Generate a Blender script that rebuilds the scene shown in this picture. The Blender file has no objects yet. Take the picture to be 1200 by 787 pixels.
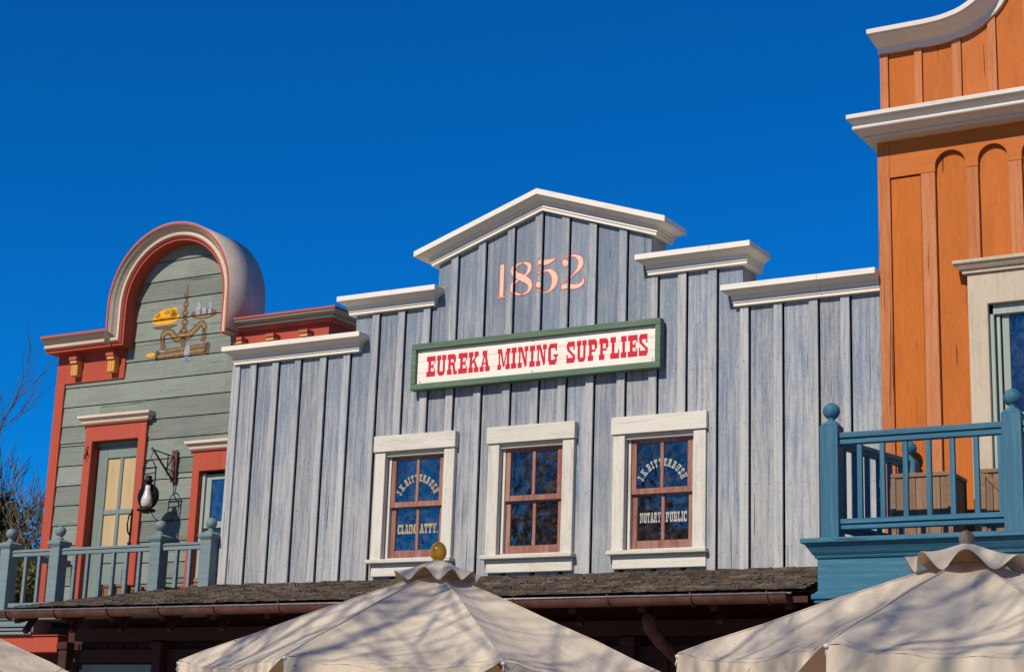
import bpy, math, random
from mathutils import Vector, Matrix
random.seed(7)
PI = math.pi
sc = bpy.context.scene
COL = sc.collection

# ------------------------------------------------------------------ mesh builder
class MB:
    def __init__(s): s.v=[]; s.f=[]; s.r=[]; s.sm=[]
    def add(s, vs, fs, rnd=None, smooth=False):
        b=len(s.v); s.v+= [tuple(p) for p in vs]
        r=random.random() if rnd is None else rnd
        for f in fs: s.f.append(tuple(i+b for i in f)); s.r.append(r); s.sm.append(smooth)
    def box(s,x0,x1,y0,y1,z0,z1,rnd=None):
        s.add([(x0,y0,z0),(x1,y0,z0),(x1,y1,z0),(x0,y1,z0),(x0,y0,z1),(x1,y0,z1),(x1,y1,z1),(x0,y1,z1)],
              [(0,3,2,1),(4,5,6,7),(0,1,5,4),(1,2,6,5),(2,3,7,6),(3,0,4,7)],rnd)
    def obox(s,c,u,v,w,rnd=None):   # centre and three half-vectors
        c=Vector(c);u=Vector(u);v=Vector(v);w=Vector(w)
        P=[c-u-v-w,c+u-v-w,c+u+v-w,c-u+v-w,c-u-v+w,c+u-v+w,c+u+v+w,c-u+v+w]
        s.add(P,[(0,3,2,1),(4,5,6,7),(0,1,5,4),(1,2,6,5),(2,3,7,6),(3,0,4,7)],rnd)
    def beam(s,a,b,w,h=None,rnd=None,up=(0,0,1)):
        a=Vector(a);b=Vector(b);d=b-a;L=d.length;d.normalize();up=Vector(up)
        if abs(d.dot(up))>.95: up=Vector((0,1,0))
        x=d.cross(up).normalized();z=x.cross(d).normalized();h=h or w
        s.obox((a+b)/2,d*L/2,x*w/2,z*h/2,rnd)
    def prism(s,poly,y0,y1,rnd=None,plane='xz',shear=None):   # poly in XZ, extruded y0(front)..y1
        n=len(poly)
        vs=[(p[0],y0+(shear(p[1]) if shear else 0),p[1]) for p in poly]+[(p[0],y1,p[1]) for p in poly]
        fs=[tuple(range(n)),tuple(range(2*n-1,n-1,-1))]+[(i,n+i,n+(i+1)%n,(i+1)%n) for i in range(n)]
        s.add(vs,fs,rnd)
    def rings(s,rs,rnd=0.5,cap=True,smooth=False,close=True):
        n=len(rs[0]);vs=[p for r in rs for p in r];fs=[]
        m=n if close else n-1
        for k in range(len(rs)-1):
            for i in range(m):
                j=(i+1)%n; fs.append((k*n+i,k*n+j,(k+1)*n+j,(k+1)*n+i))
        if cap: fs+= [tuple(range(n-1,-1,-1)),tuple(range((len(rs)-1)*n,len(rs)*n))]
        s.add(vs,fs,rnd,smooth)
    def tube(s,pts,rad,seg=8,rnd=None,cap=True):
        pts=[Vector(p) for p in pts];n=len(pts)
        if not isinstance(rad,(list,tuple)): rad=[rad]*n
        up=Vector((.13,.2,1)).normalized();rs=[]
        for i,p in enumerate(pts):
            d=(pts[min(i+1,n-1)]-pts[max(i-1,0)])
            if d.length<1e-9: d=Vector((0,0,1))
            d.normalize()
            x=d.cross(up)
            if x.length<.05: x=d.cross(Vector((1,0,0)))
            x.normalize(); y=x.cross(d)
            rs.append([p+(x*math.cos(2*PI*k/seg)+y*math.sin(2*PI*k/seg))*rad[i] for k in range(seg)])
        s.rings(rs,random.random() if rnd is None else rnd,cap,True)
    def lathe(s,prof,c,seg=20,axis='z',rnd=0.5):
        rs=[]
        for r,h in prof:
            ring=[]
            for k in range(seg):
                a=2*PI*k/seg;q=(r*math.cos(a),r*math.sin(a))
                ring.append((c[0]+q[0],c[1]+q[1],c[2]+h) if axis=='z' else (c[0]+q[0],c[1]+h,c[2]+q[1]))
            rs.append(ring)
        s.rings(rs,rnd,True,True)
    def build(s,name,mat,parent=None,bevel=0,fix=True):
        me=bpy.data.meshes.new(name);me.from_pydata(s.v,[],s.f);me.update()
        at=me.attributes.new('rnd','FLOAT','FACE')
        at.data.foreach_set('value',s.r)
        me.polygons.foreach_set('use_smooth',s.sm)
        if fix:
            import bmesh
            bm=bmesh.new();bm.from_mesh(me);bmesh.ops.recalc_face_normals(bm,faces=bm.faces);bm.to_mesh(me);bm.free()
        me.materials.append(mat)
        o=bpy.data.objects.new(name,me);COL.objects.link(o)
        if bevel:
            m=o.modifiers.new('bevel','BEVEL');m.width=bevel;m.segments=1;m.limit_method='ANGLE';m.angle_limit=.7
        if parent: par(o,parent)
        return o
def par(o,p):
    o.parent=p
    if p.type=='EMPTY': o.matrix_parent_inverse=Matrix.Translation(-p.location)
def thing(name,label,cat,loc,group=None):
    o=bpy.data.objects.new(name,None);COL.objects.link(o);o.location=loc;o.empty_display_size=.2
    tag(o,label,cat,group);return o
def tag(o,label,cat,group=None):
    o['label']=label;o['category']=cat
    if group:o['group']=group
def clip(poly,ax,lo,hi):
    for sgn,lim in ((1,lo),(-1,hi)):
        out=[];n=len(poly)
        for i in range(n):
            a=poly[i];b=poly[(i+1)%n];da=sgn*(a[ax]-lim);db=sgn*(b[ax]-lim)
            if da>=0: out.append(a)
            if (da>=0)!=(db>=0):
                t=da/(da-db);out.append((a[0]+(b[0]-a[0])*t,a[1]+(b[1]-a[1])*t))
        poly=out
        if len(poly)<3: return []
    return poly
def subtract(rects,hole):
    out=[];hx0,hx1,hz0,hz1=hole
    for (x0,x1,z0,z1) in rects:
        if hx1<=x0 or hx0>=x1 or hz1<=z0 or hz0>=z1: out.append((x0,x1,z0,z1));continue
        if z0<hz0: out.append((x0,x1,z0,hz0))
        if z1>hz1: out.append((x0,x1,hz1,z1))
        a,b=max(z0,hz0),min(z1,hz1)
        if x0<hx0: out.append((x0,hx0,a,b))
        if x1>hx1: out.append((hx1,x1,a,b))
    return out

# ------------------------------------------------------------------ materials
def newmat(name):
    m=bpy.data.materials.new(name);m.use_nodes=True;nt=m.node_tree;nt.nodes.clear()
    out=nt.nodes.new('ShaderNodeOutputMaterial');b=nt.nodes.new('ShaderNodeBsdfPrincipled')
    nt.links.new(b.outputs[0],out.inputs[0]);return m,nt,b
def N(nt,t,**k):
    n=nt.nodes.new(t)
    for a,v in k.items():
        if a in n.inputs.keys(): n.inputs[a].default_value=v
        else: setattr(n,a,v)
    return n
def math_(nt,op,a,b=None,c=None):
    n=nt.nodes.new('ShaderNodeMath');n.operation=op;n.use_clamp=False
    for i,v in enumerate((a,b,c)):
        if v is None: continue
        if isinstance(v,(int,float)): n.inputs[i].default_value=v
        else: nt.links.new(v,n.inputs[i])
    return n.outputs[0]
def ramp(nt,fac,lo,hi,a=0.,b=1.):
    n=nt.nodes.new('ShaderNodeMapRange');n.clamp=True
    nt.links.new(fac,n.inputs[0])
    for i,v in zip((1,2,3,4),(lo,hi,a,b)): n.inputs[i].default_value=v
    return n.outputs[0]
def mix(nt,fac,a,b,mode='MIX'):
    n=nt.nodes.new('ShaderNodeMix');n.data_type='RGBA';n.blend_type=mode
    if isinstance(fac,(int,float)): n.inputs[0].default_value=fac
    else: nt.links.new(fac,n.inputs[0])
    for i,v in ((6,a),(7,b)):
        if isinstance(v,(tuple,list)): n.inputs[i].default_value=(*v[:3],1)
        else: nt.links.new(v,n.inputs[i])
    return n.outputs[2]
def wood(name,c1,c2,c3,axis='z',grain=1.,peel=.5,rough=.7,bump=.4,knots=.5,cracks=.6,var=.15,zfade=None,spec=.3):
    """painted boards: c1 paint, c2 second tone, c3 bare weathered wood showing through"""
    m,nt,b=newmat(name)
    tc=N(nt,'ShaderNodeTexCoord');at=N(nt,'ShaderNodeAttribute',attribute_name='rnd')
    off=nt.nodes.new('ShaderNodeVectorMath');off.operation='SCALE';off.inputs[0].default_value=(31.7,17.3,23.1)
    nt.links.new(at.outputs['Fac'],off.inputs['Scale'])
    add=nt.nodes.new('ShaderNodeVectorMath');add.operation='ADD'
    nt.links.new(tc.outputs['Object'],add.inputs[0]);nt.links.new(off.outputs[0],add.inputs[1])
    def mp(sx,sl):
        n=nt.nodes.new('ShaderNodeMapping');s={'z':(sx,sx,sl),'x':(sl,sx,sx),'y':(sx,sl,sx)}[axis]
        n.inputs['Scale'].default_value=s;nt.links.new(add.outputs[0],n.inputs[0]);return n.outputs[0]
    def noise(vec,scale=1.,detail=6.,rough_=.6,dist=0.):
        n=N(nt,'ShaderNodeTexNoise');n.inputs['Scale'].default_value=scale;n.inputs['Detail'].default_value=detail
        n.inputs['Roughness'].default_value=rough_;n.inputs['Distortion'].default_value=dist
        nt.links.new(vec,n.inputs['Vector']);return n.outputs['Fac']
    g1=noise(mp(52*grain,3.6*grain),1,6,.7,1.0)
    g2=noise(mp(14*grain,.7*grain),1,4,.6,1.4)
    bl=noise(mp(3.2,1.1),1,5,.65,.3)
    fine=noise(mp(120,38),1,3,.7)
    col=mix(nt,ramp(nt,g2,.35,.65),c1,c2)
    wv=nt.nodes.new('ShaderNodeTexWave');wv.wave_type='BANDS';wv.bands_direction={'z':'X','x':'Z','y':'X'}[axis]
    wv.inputs['Scale'].default_value=1;wv.inputs['Distortion'].default_value=16;wv.inputs['Detail'].default_value=3;wv.inputs['Detail Scale'].default_value=.55;wv.inputs['Detail Roughness'].default_value=.55
    nt.links.new(mp(3.4,.42),wv.inputs['Vector']);fig=wv.outputs['Fac']
    # grain showing through the paint
    pk=math_(nt,'ADD',math_(nt,'MULTIPLY',g1,.32),math_(nt,'ADD',math_(nt,'MULTIPLY',bl,.36),math_(nt,'MULTIPLY',g2,.32)))
    wn=nt.nodes.new('ShaderNodeTexWhiteNoise');wn.noise_dimensions='1D';nt.links.new(math_(nt,'MULTIPLY',at.outputs['Fac'],7.3),wn.inputs['W'])
    pk=math_(nt,'ADD',pk,ramp(nt,wn.outputs['Value'],0,1,-.04*var/.15,.04*var/.15))
    pk=math_(nt,'ADD',pk,math_(nt,'MULTIPLY',math_(nt,'SUBTRACT',fine,.5),.35))
    if zfade:
        sp=N(nt,'ShaderNodeSeparateXYZ');nt.links.new(tc.outputs['Object'],sp.inputs[0])
        zf=ramp(nt,sp.outputs['Z'],zfade[0],zfade[1],zfade[2],zfade[3]);pk=math_(nt,'ADD',pk,zf)
    t=.64-.22*peel
    pk=math_(nt,'ADD',pk,math_(nt,'MULTIPLY',math_(nt,'SUBTRACT',fig,.5),.05))
    col=mix(nt,ramp(nt,pk,t-.09,t+.11),col,c3)
    col=mix(nt,math_(nt,'MULTIPLY',ramp(nt,fig,.10,.0),.22*cracks),col,tuple(x*.4 for x in c1))
    # dark grain lines
    dk=ramp(nt,g1,.30,.44,1,0);col=mix(nt,math_(nt,'MULTIPLY',dk,.32*cracks+.06),col,tuple(x*.35 for x in c1))
    chip=noise(mp(105,26),1,2,.6,.5);col=mix(nt,math_(nt,'MULTIPLY',ramp(nt,chip,.57,.63),min(.5,peel*.5)),col,c3)
    chd=ramp(nt,chip,.33,.40,1,0);col=mix(nt,math_(nt,'MULTIPLY',chd,.35*cracks),col,tuple(x*.45 for x in c1))
    vo=N(nt,'ShaderNodeTexVoronoi');vo.inputs['Scale'].default_value=1;nt.links.new(mp(5.2,1.9),vo.inputs['Vector'])
    kn=math_(nt,'ADD',vo.outputs['Distance'],math_(nt,'MULTIPLY',math_(nt,'SUBTRACT',bl,.5),.1))
    kd=ramp(nt,kn,.03,.085,1,0);col=mix(nt,math_(nt,'MULTIPLY',kd,knots),col,tuple(x*.4 for x in c3))
    ck=noise(mp(30,.55),1,2,.5,.6);cr=ramp(nt,ck,.70,.72);cr=math_(nt,'MULTIPLY',cr,cracks)
    col=mix(nt,cr,col,tuple(x*.2 for x in c1))
    # every board a little different
    hs=N(nt,'ShaderNodeHueSaturation');nt.links.new(col,hs.inputs['Color'])
    nt.links.new(ramp(nt,at.outputs['Fac'],0,1,1-var,1+var),hs.inputs['Value'])
    wr=nt.nodes.new('ShaderNodeTexWhiteNoise');wr.noise_dimensions='1D';nt.links.new(at.outputs['Fac'],wr.inputs['W'])
    nt.links.new(ramp(nt,wr.outputs['Value'],0,1,1-var*.35,1+var*.35),hs.inputs['Saturation'])
    nt.links.new(hs.outputs[0],b.inputs['Base Color'])
    nt.links.new(ramp(nt,pk,.3,.7,rough-.08,min(1,rough+.15)),b.inputs['Roughness'])
    b.inputs['Specular IOR Level'].default_value=spec
    h=math_(nt,'ADD',math_(nt,'MULTIPLY',g1,.6),math_(nt,'MULTIPLY',fine,.35))
    h=math_(nt,'ADD',h,math_(nt,'MULTIPLY',fig,.08));h=math_(nt,'SUBTRACT',h,math_(nt,'MULTIPLY',cr,1.0));h=math_(nt,'SUBTRACT',h,math_(nt,'MULTIPLY',kd,.3))
    bp=N(nt,'ShaderNodeBump');bp.inputs['Strength'].default_value=bump;bp.inputs['Distance'].default_value=.012
    nt.links.new(h,bp.inputs['Height']);nt.links.new(bp.outputs[0],b.inputs['Normal'])
    return m
def plain(name,c,rough=.6,metal=0.,var=.12,scale=6.,bump=.1,spec=.4,stretch=(1,1,1),c2=None):
    m,nt,b=newmat(name);tc=N(nt,'ShaderNodeTexCoord');mp=nt.nodes.new('ShaderNodeMapping');mp.inputs['Scale'].default_value=stretch
    nt.links.new(tc.outputs['Object'],mp.inputs[0])
    n=N(nt,'ShaderNodeTexNoise');n.inputs['Scale'].default_value=scale;n.inputs['Detail'].default_value=8;n.inputs['Roughness'].default_value=.7
    nt.links.new(mp.outputs[0],n.inputs['Vector'])
    a=c2 or tuple(x*(1-2.2*var) for x in c)
    nt.links.new(mix(nt,ramp(nt,n.outputs['Fac'],.35,.65),a,c),b.inputs['Base Color'])
    b.inputs['Roughness'].default_value=rough;b.inputs['Metallic'].default_value=metal;b.inputs['Specular IOR Level'].default_value=spec
    if bump:
        bp=N(nt,'ShaderNodeBump');bp.inputs['Strength'].default_value=bump;bp.inputs['Distance'].default_value=.01
        n2=N(nt,'ShaderNodeTexNoise');n2.inputs['Scale'].default_value=scale*7;n2.inputs['Detail'].default_value=4
        nt.links.new(mp.outputs[0],n2.inputs['Vector']);nt.links.new(n2.outputs['Fac'],bp.inputs['Height']);nt.links.new(bp.outputs[0],b.inputs['Normal'])
    return m
def glass(name,base=(.012,.016,.022),ior=1.95,wav=.35,opaque=False):
    m,nt,b=newmat(name);tc=N(nt,'ShaderNodeTexCoord')
    n=N(nt,'ShaderNodeTexNoise');n.inputs['Scale'].default_value=5.5;n.inputs['Detail'].default_value=2
    nt.links.new(tc.outputs['Object'],n.inputs['Vector'])
    bp=N(nt,'ShaderNodeBump');bp.inputs['Strength'].default_value=wav;bp.inputs['Distance'].default_value=.01
    nt.links.new(n.outputs['Fac'],bp.inputs['Height'])
    if opaque:
        nt.links.new(bp.outputs[0],b.inputs['Normal']);b.inputs['Base Color'].default_value=(*base,1);b.inputs['Roughness'].default_value=.03;b.inputs['IOR'].default_value=ior;return m
    g=N(nt,'ShaderNodeBsdfGlossy');g.inputs['Roughness'].default_value=.02;nt.links.new(bp.outputs[0],g.inputs['Normal'])
    t=N(nt,'ShaderNodeBsdfTransparent');t.inputs[0].default_value=(.8,.83,.82,1)
    f=N(nt,'ShaderNodeFresnel');f.inputs['IOR'].default_value=ior;nt.links.new(bp.outputs[0],f.inputs['Normal'])
    d=N(nt,'ShaderNodeTexNoise');d.inputs['Scale'].default_value=9;d.inputs['Detail'].default_value=6;nt.links.new(tc.outputs['Object'],d.inputs['Vector'])
    df=N(nt,'ShaderNodeBsdfDiffuse');df.inputs[0].default_value=(.35,.33,.3,1)      # dust on the pane
    m1=N(nt,'ShaderNodeMixShader');nt.links.new(f.outputs[0],m1.inputs[0]);nt.links.new(t.outputs[0],m1.inputs[1]);nt.links.new(g.outputs[0],m1.inputs[2])
    m2=N(nt,'ShaderNodeMixShader');nt.links.new(ramp(nt,d.outputs['Fac'],.45,.75,.01,.12),m2.inputs[0]);nt.links.new(m1.outputs[0],m2.inputs[1]);nt.links.new(df.outputs[0],m2.inputs[2])
    out=[x for x in nt.nodes if x.type=='OUTPUT_MATERIAL'][0];nt.links.new(m2.outputs[0],out.inputs[0]);nt.nodes.remove(b)
    return m
def canvas(name,c):
    m,nt,b=newmat(name);tc=N(nt,'ShaderNodeTexCoord')
    n=N(nt,'ShaderNodeTexNoise');n.inputs['Scale'].default_value=2.3;n.inputs['Detail'].default_value=6
    nt.links.new(tc.outputs['Object'],n.inputs['Vector'])
    w=N(nt,'ShaderNodeTexNoise');w.inputs['Scale'].default_value=160;w.inputs['Detail'].default_value=2
    nt.links.new(tc.outputs['Object'],w.inputs['Vector'])
    col=mix(nt,ramp(nt,n.outputs['Fac'],.35,.7),c,tuple(x*.84 for x in c));
    sp=N(nt,'ShaderNodeTexNoise');sp.inputs['Scale'].default_value=26;sp.inputs['Detail'].default_value=1
    nt.links.new(tc.outputs['Object'],sp.inputs['Vector'])
    col=mix(nt,ramp(nt,sp.outputs['Fac'],.76,.79),col,tuple(x*.35 for x in c))
    nt.links.new(col,b.inputs['Base Color']);b.inputs['Roughness'].default_value=.85;b.inputs['Specular IOR Level'].default_value=.2
    b.inputs['Sheen Weight'].default_value=.15
    w2=N(nt,'ShaderNodeTexNoise');w2.inputs['Scale'].default_value=7;w2.inputs['Detail'].default_value=3;w2.inputs['Distortion'].default_value=1.2
    nt.links.new(tc.outputs['Object'],w2.inputs['Vector'])
    bp=N(nt,'ShaderNodeBump');bp.inputs['Strength'].default_value=.35;bp.inputs['Distance'].default_value=.03
    nt.links.new(math_(nt,'ADD',w2.outputs['Fac'],math_(nt,'MULTIPLY',w.outputs['Fac'],.05)),bp.inputs['Height']);nt.links.new(bp.outputs[0],b.inputs['Normal'])
    tr=N(nt,'ShaderNodeBsdfTranslucent');tr.inputs['Color'].default_value=(.30,.12,.035,1)
    ms=N(nt,'ShaderNodeMixShader');ms.inputs[0].default_value=.22
    out=[x for x in nt.nodes if x.type=='OUTPUT_MATERIAL'][0]
    nt.links.new(b.outputs[0],ms.inputs[1]);nt.links.new(tr.outputs[0],ms.inputs[2]);nt.links.new(ms.outputs[0],out.inputs[0])
    return m

M={}
M['blue']=wood('blue_grey_boards',(0.15,0.195,0.258),(0.215,0.252,0.30),(0.40,0.39,0.37),'z',1.,.72,.75,.6,.6,.9,.13,zfade=(4.6,8.8,.05,-.15))
M['blueb']=wood('blue_grey_batten',(0.19,0.235,0.29),(0.27,0.3,0.33),(0.44,0.43,0.405),'z',1.,.8,.75,.5,.2,.6,.1,zfade=(5.,8.9,.05,-.09))
M['white']=wood('white_trim',(0.71,0.66,0.56),(0.76,0.71,0.62),(0.52,0.47,0.38),'x',1.,.12,.5,.12,.05,.12,.03)
M['whitev']=wood('white_casing_vertical',(0.6,0.56,0.47),(0.67,0.63,0.54),(0.36,0.32,0.25),'z',1.,.3,.6,.3,.15,.3,.05)
M['whiteh']=wood('white_casing_horizontal',(0.6,0.56,0.47),(0.67,0.63,0.54),(0.36,0.32,0.25),'x',1.,.3,.6,.3,.15,.3,.05)
M['gwhite']=wood('grey_white_cornice',(0.6,0.55,0.48),(0.66,0.61,0.54),(0.42,0.38,0.32),'x',1.,.1,.55,.12,0,.15,.03)
M['green']=wood('sage_siding',(0.19,0.22,0.18),(0.24,0.265,0.225),(0.12,0.14,0.115),'x',1.,.42,.75,.5,.3,.7,.2)
M['gtrim']=wood('sage_trim',(0.17,0.225,0.2),(0.21,0.26,0.235),(0.15,0.18,0.155),'z',1.,.25,.65,.25,.1,.3,.06)
M['railg']=wood('grey_teal_rail',(0.135,0.19,0.2),(0.165,0.22,0.23),(0.21,0.25,0.245),'x',1.,.3,.6,.25,.05,.3,.08)
M['red']=wood('brick_red_trim',(0.38,0.058,0.028),(0.43,0.074,0.036),(0.28,0.055,0.033),'z',1.,.15,.6,.15,.05,.2,.025)
M['redcap']=wood('dull_red_cap',(0.4,0.085,0.06),(0.45,0.11,0.075),(0.28,0.09,0.07),'x',1.,.25,.6,.12,0,.2,.04)
M['cream']=wood('cream_moulding',(0.6,0.47,0.35),(0.66,0.55,0.42),(0.42,0.34,0.26),'x',1.,.15,.6,.12,0,.15,.04)
M['greige']=wood('greige_cove',(0.38,0.32,0.25),(0.43,0.37,0.29),(0.28,0.23,0.17),'x',1.,.2,.6,.12,0,.15,.04)
M['ochre']=wood('ochre_corbel',(.62,.30,.06),(.7,.36,.09),(.45,.2,.05),'z',1.,.2,.6,.15,0,.3,.06)
M['metal']=plain('dull_sheet_metal',(.50,.42,.35),.5,.1,.12,3,.05)
M['orange']=wood('orange_panel',(0.47,0.122,0.012),(0.54,0.15,0.016),(0.37,0.1,0.018),'z',.8,.5,.7,.8,.35,.9,.08)
M['orangeb']=wood('orange_batten',(0.43,0.12,0.032),(0.48,0.15,0.045),(0.49,0.205,0.085),'z',.8,.6,.7,.8,.2,.8,.06)
M['orangeh']=wood('orange_frieze',(0.47,0.125,0.014),(0.52,0.15,0.02),(0.4,0.115,0.027),'x',.8,.35,.7,.4,.1,.35,.05)
M['sand']=wood('sand_casing',(0.47,0.385,0.28),(0.53,0.44,0.33),(0.36,0.29,0.2),'z',1.,.3,.65,.35,.1,.3,.05)
M['teal']=wood('teal_blue_paint',(0.024,0.11,0.172),(0.032,0.14,0.212),(0.09,0.2,0.26),'z',1.,.22,.6,.35,.1,.5,.08)
M['tealh']=wood('teal_blue_paint_horizontal',(0.024,0.11,0.172),(0.032,0.14,0.212),(0.09,0.2,0.26),'x',1.,.22,.6,.4,.3,.7,.08)
M['sash']=wood('dusty_red_sash',(0.20,0.06,0.045),(0.24,0.085,0.06),(0.34,0.20,0.145),'z',1.,.6,.6,.25,0,.3,.08)
M['sashg']=wood('grey_green_sash',(.26,.32,.28),(.32,.38,.33),(.38,.4,.35),'z',1.,.3,.6,.25,0,.3,.05)
M['brown']=wood('brown_crate_wood',(.17,.095,.055),(.22,.125,.075),(.27,.18,.12),'z',1.,.3,.7,.35,.3,.5,.2)
M['brownh']=wood('brown_crate_batten',(.19,.105,.06),(.24,.14,.085),(.28,.19,.13),'x',1.,.3,.7,.35,.2,.5,.1)
M['shingle']=wood('weathered_shingle',(0.042,0.029,0.02),(0.062,0.045,0.031),(0.135,0.105,0.075),'y',.7,.5,.85,.8,.1,.9,.28)
M['maroon']=wood('dark_maroon_timber',(.045,.012,.010),(.06,.018,.013),(.05,.03,.02),'x',1.,.3,.7,.25,0,.4,.15)
M['copper']=plain('brown_copper_gutter',(.20,.085,.06),.38,.35,.2,5,.1,.5,(1,1,1),(.09,.045,.035))
M['zinc']=plain('grey_gutter_edge',(.4,.37,.37),.4,.6,.2,9,.1)
M['iron']=plain('black_iron',(.02,.02,.022),.5,.6,.2,12,.15)
M['rust']=plain('rusty_iron_plate',(.16,.06,.045),.7,.2,.3,14,.2)
M['signgreen']=wood('sign_green_frame',(0.075,0.13,0.08),(0.1,0.165,0.1),(0.17,0.23,0.16),'x',1.,.25,.6,.3,.05,.3,.05)
M['signw']=wood('sign_white_board',(.78,.73,.62),(.84,.79,.70),(.62,.52,.38),'x',.8,.22,.6,.2,.1,.3,.05)
M['redletter']=plain('crimson_letter_paint',(.60,.008,.035),.75,0,.08,20,.05)
M['pink']=plain('pale_pink_numeral_paint',(.80,.55,.42),.6,0,.1,16,.05)
M['redline']=plain('red_outline_paint',(.55,.10,.06),.6,0,.15,20,.05)
M['gold']=plain('gold_window_lettering',(.52,.40,.20),.5,0,.15,30,.0)
M['whitelet']=plain('white_window_lettering',(.46,.44,.40),.5,0,.15,30,.0)
M['glass']=glass('old_window_glass',(.012,.017,.025),3.1)
M['glass2']=glass('side_window_glass',(.02,.045,.075),2.6)
M['reflection_curtain']=plain('rust_brown_reflection_curtain',(.50,.22,.13),.9,0,.2,5,.1,.1)
M['blind']=wood('straw_blind',(0.46,0.33,0.17),(0.54,0.4,0.22),(0.38,0.26,0.12),'z',.6,.2,.6,.1,0,.2,.04)
M['canvas']=canvas('cream_canvas',(.78,.665,.49))
M['canvas2']=canvas('pale_canvas_cap',(.76,.65,.49))
M['amber']=plain('gold_varnished_finial',(.78,.36,.012),.14,.15,.1,4,0,.6)
M['greyknob']=wood('grey_wood_finial',(.13,.105,.08),(.2,.16,.13),(.26,.22,.18),'z',1.,.4,.8,.4,0,.6,.1)
M['pole']=plain('brown_wood_pole',(.16,.08,.04),.5,0,.2,8,.1)
M['capw']=plain('white_plastic_tip',(.7,.7,.7),.4,0,.05,8,0)
M['milk']=plain('milky_lamp_glass',(.62,.54,.48),.2,0,.12,12,0,.6)
M['bark']=plain('grey_brown_bark',(.12,.085,.055),.9,0,.25,14,.5,.2,(1,1,.3))
M['barkl']=plain('light_tan_bark',(.22,.155,.085),.9,0,.25,14,.5,.2,(1,1,.3))
M['street']=plain('tan_paved_street',(.50,.39,.265),.9,0,.15,3,.3)
M['dark']=plain('painted_shade_dark',(.012,.01,.01),.8,0,.1,4,0)  # near-black, holds the shade of gaps and unlit rooms in its colour
M['goldp']=plain('yellow_mural_paint',(.85,.46,.01),.6,0,.2,45,0,.3,(1,1,1),(.6,.22,.005))
M['brownp']=plain('brown_mural_paint',(.20,.115,.04),.6,0,.3,30,0,.3,(1,1,1),(.07,.04,.02))
M['tanp']=plain('tan_mural_paint',(.33,.21,.08),.6,0,.2,30,0,.3)
M['greyp']=plain('slate_mural_paint',(.11,.13,.18),.6,0,.3,26,0,.3,(1,1,1),(.40,.42,.47))
M['leafd']=plain('dark_evergreen_leaves',(.045,.055,.018),.7,0,.25,2,0,.3,(1,1,1),(.02,.03,.01))
M['leafy']=plain('olive_yellow_leaves',(.13,.11,.022),.7,0,.25,3,0,.3,(1,1,1),(.06,.07,.015))
M['brickred']=wood('opposite_red_front',(.40,.14,.09),(.45,.18,.12),(.5,.3,.22),'z',.5,.3,.7,.2,0,.4,.1)

# ------------------------------------------------------------------ mouldings
CORN=[(0,0),(.045,0),(.045,.034),(.033,.039),(.058,.041),(.058,.075),(.046,.080),(.075,.082),(.075,.122),(.09,.124),(.12,.138),(.15,.152),(.175,.164),(.187,.169),(.187,.174),(.22,.176),(.22,.25)]
def cornice(mb,x0,x1,yf,yb,z,prof=CORN,fl=1.,fr=1.,fx=.62,scale=1.):
    rs=[]
    for o,h in prof:
        ox=o*fx;rs.append([(x0-ox*fl,yf-o,z+h*scale),(x1+ox*fr,yf-o,z+h*scale),(x1+ox*fr,yb,z+h*scale),(x0-ox*fl,yb,z+h*scale)])
    mb.rings(rs)
def sweep(mb,path,sec,y0,rnd=.5,close=True,smooth=False,cap=True,side=1):
    """path: list of (x,z); sec: list of (y offset, normal offset). normal = left of travel * side"""
    n=len(path);rs=[]
    for i,(x,z) in enumerate(path):
        def nrm(a,b):
            d=Vector((b[0]-a[0],b[1]-a[1]));d.normalize();return Vector((-d.y,d.x))*side
        ns=[]
        if i>0: ns.append(nrm(path[i-1],path[i]))
        if i<n-1: ns.append(nrm(path[i],path[i+1]))
        m=sum(ns,Vector((0,0)));m.normalize();k=1/max(.4,m.dot(ns[0]))
        rs.append([(x+m.x*o*k,y0+y,z+m.y*o*k) for y,o in sec])
    mb.rings(rs,rnd,cap,smooth,close)

def U_(m,x0,x1,w,z0,z1,y0,y1,top,rnd=None):
    m.prism([(x0,z0),(x0+w,z0),(x0+w,z1-top),(x1-w,z1-top),(x1-w,z0),(x1,z0),(x1,z1),(x0,z1)],y0,y1,rnd)
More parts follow.
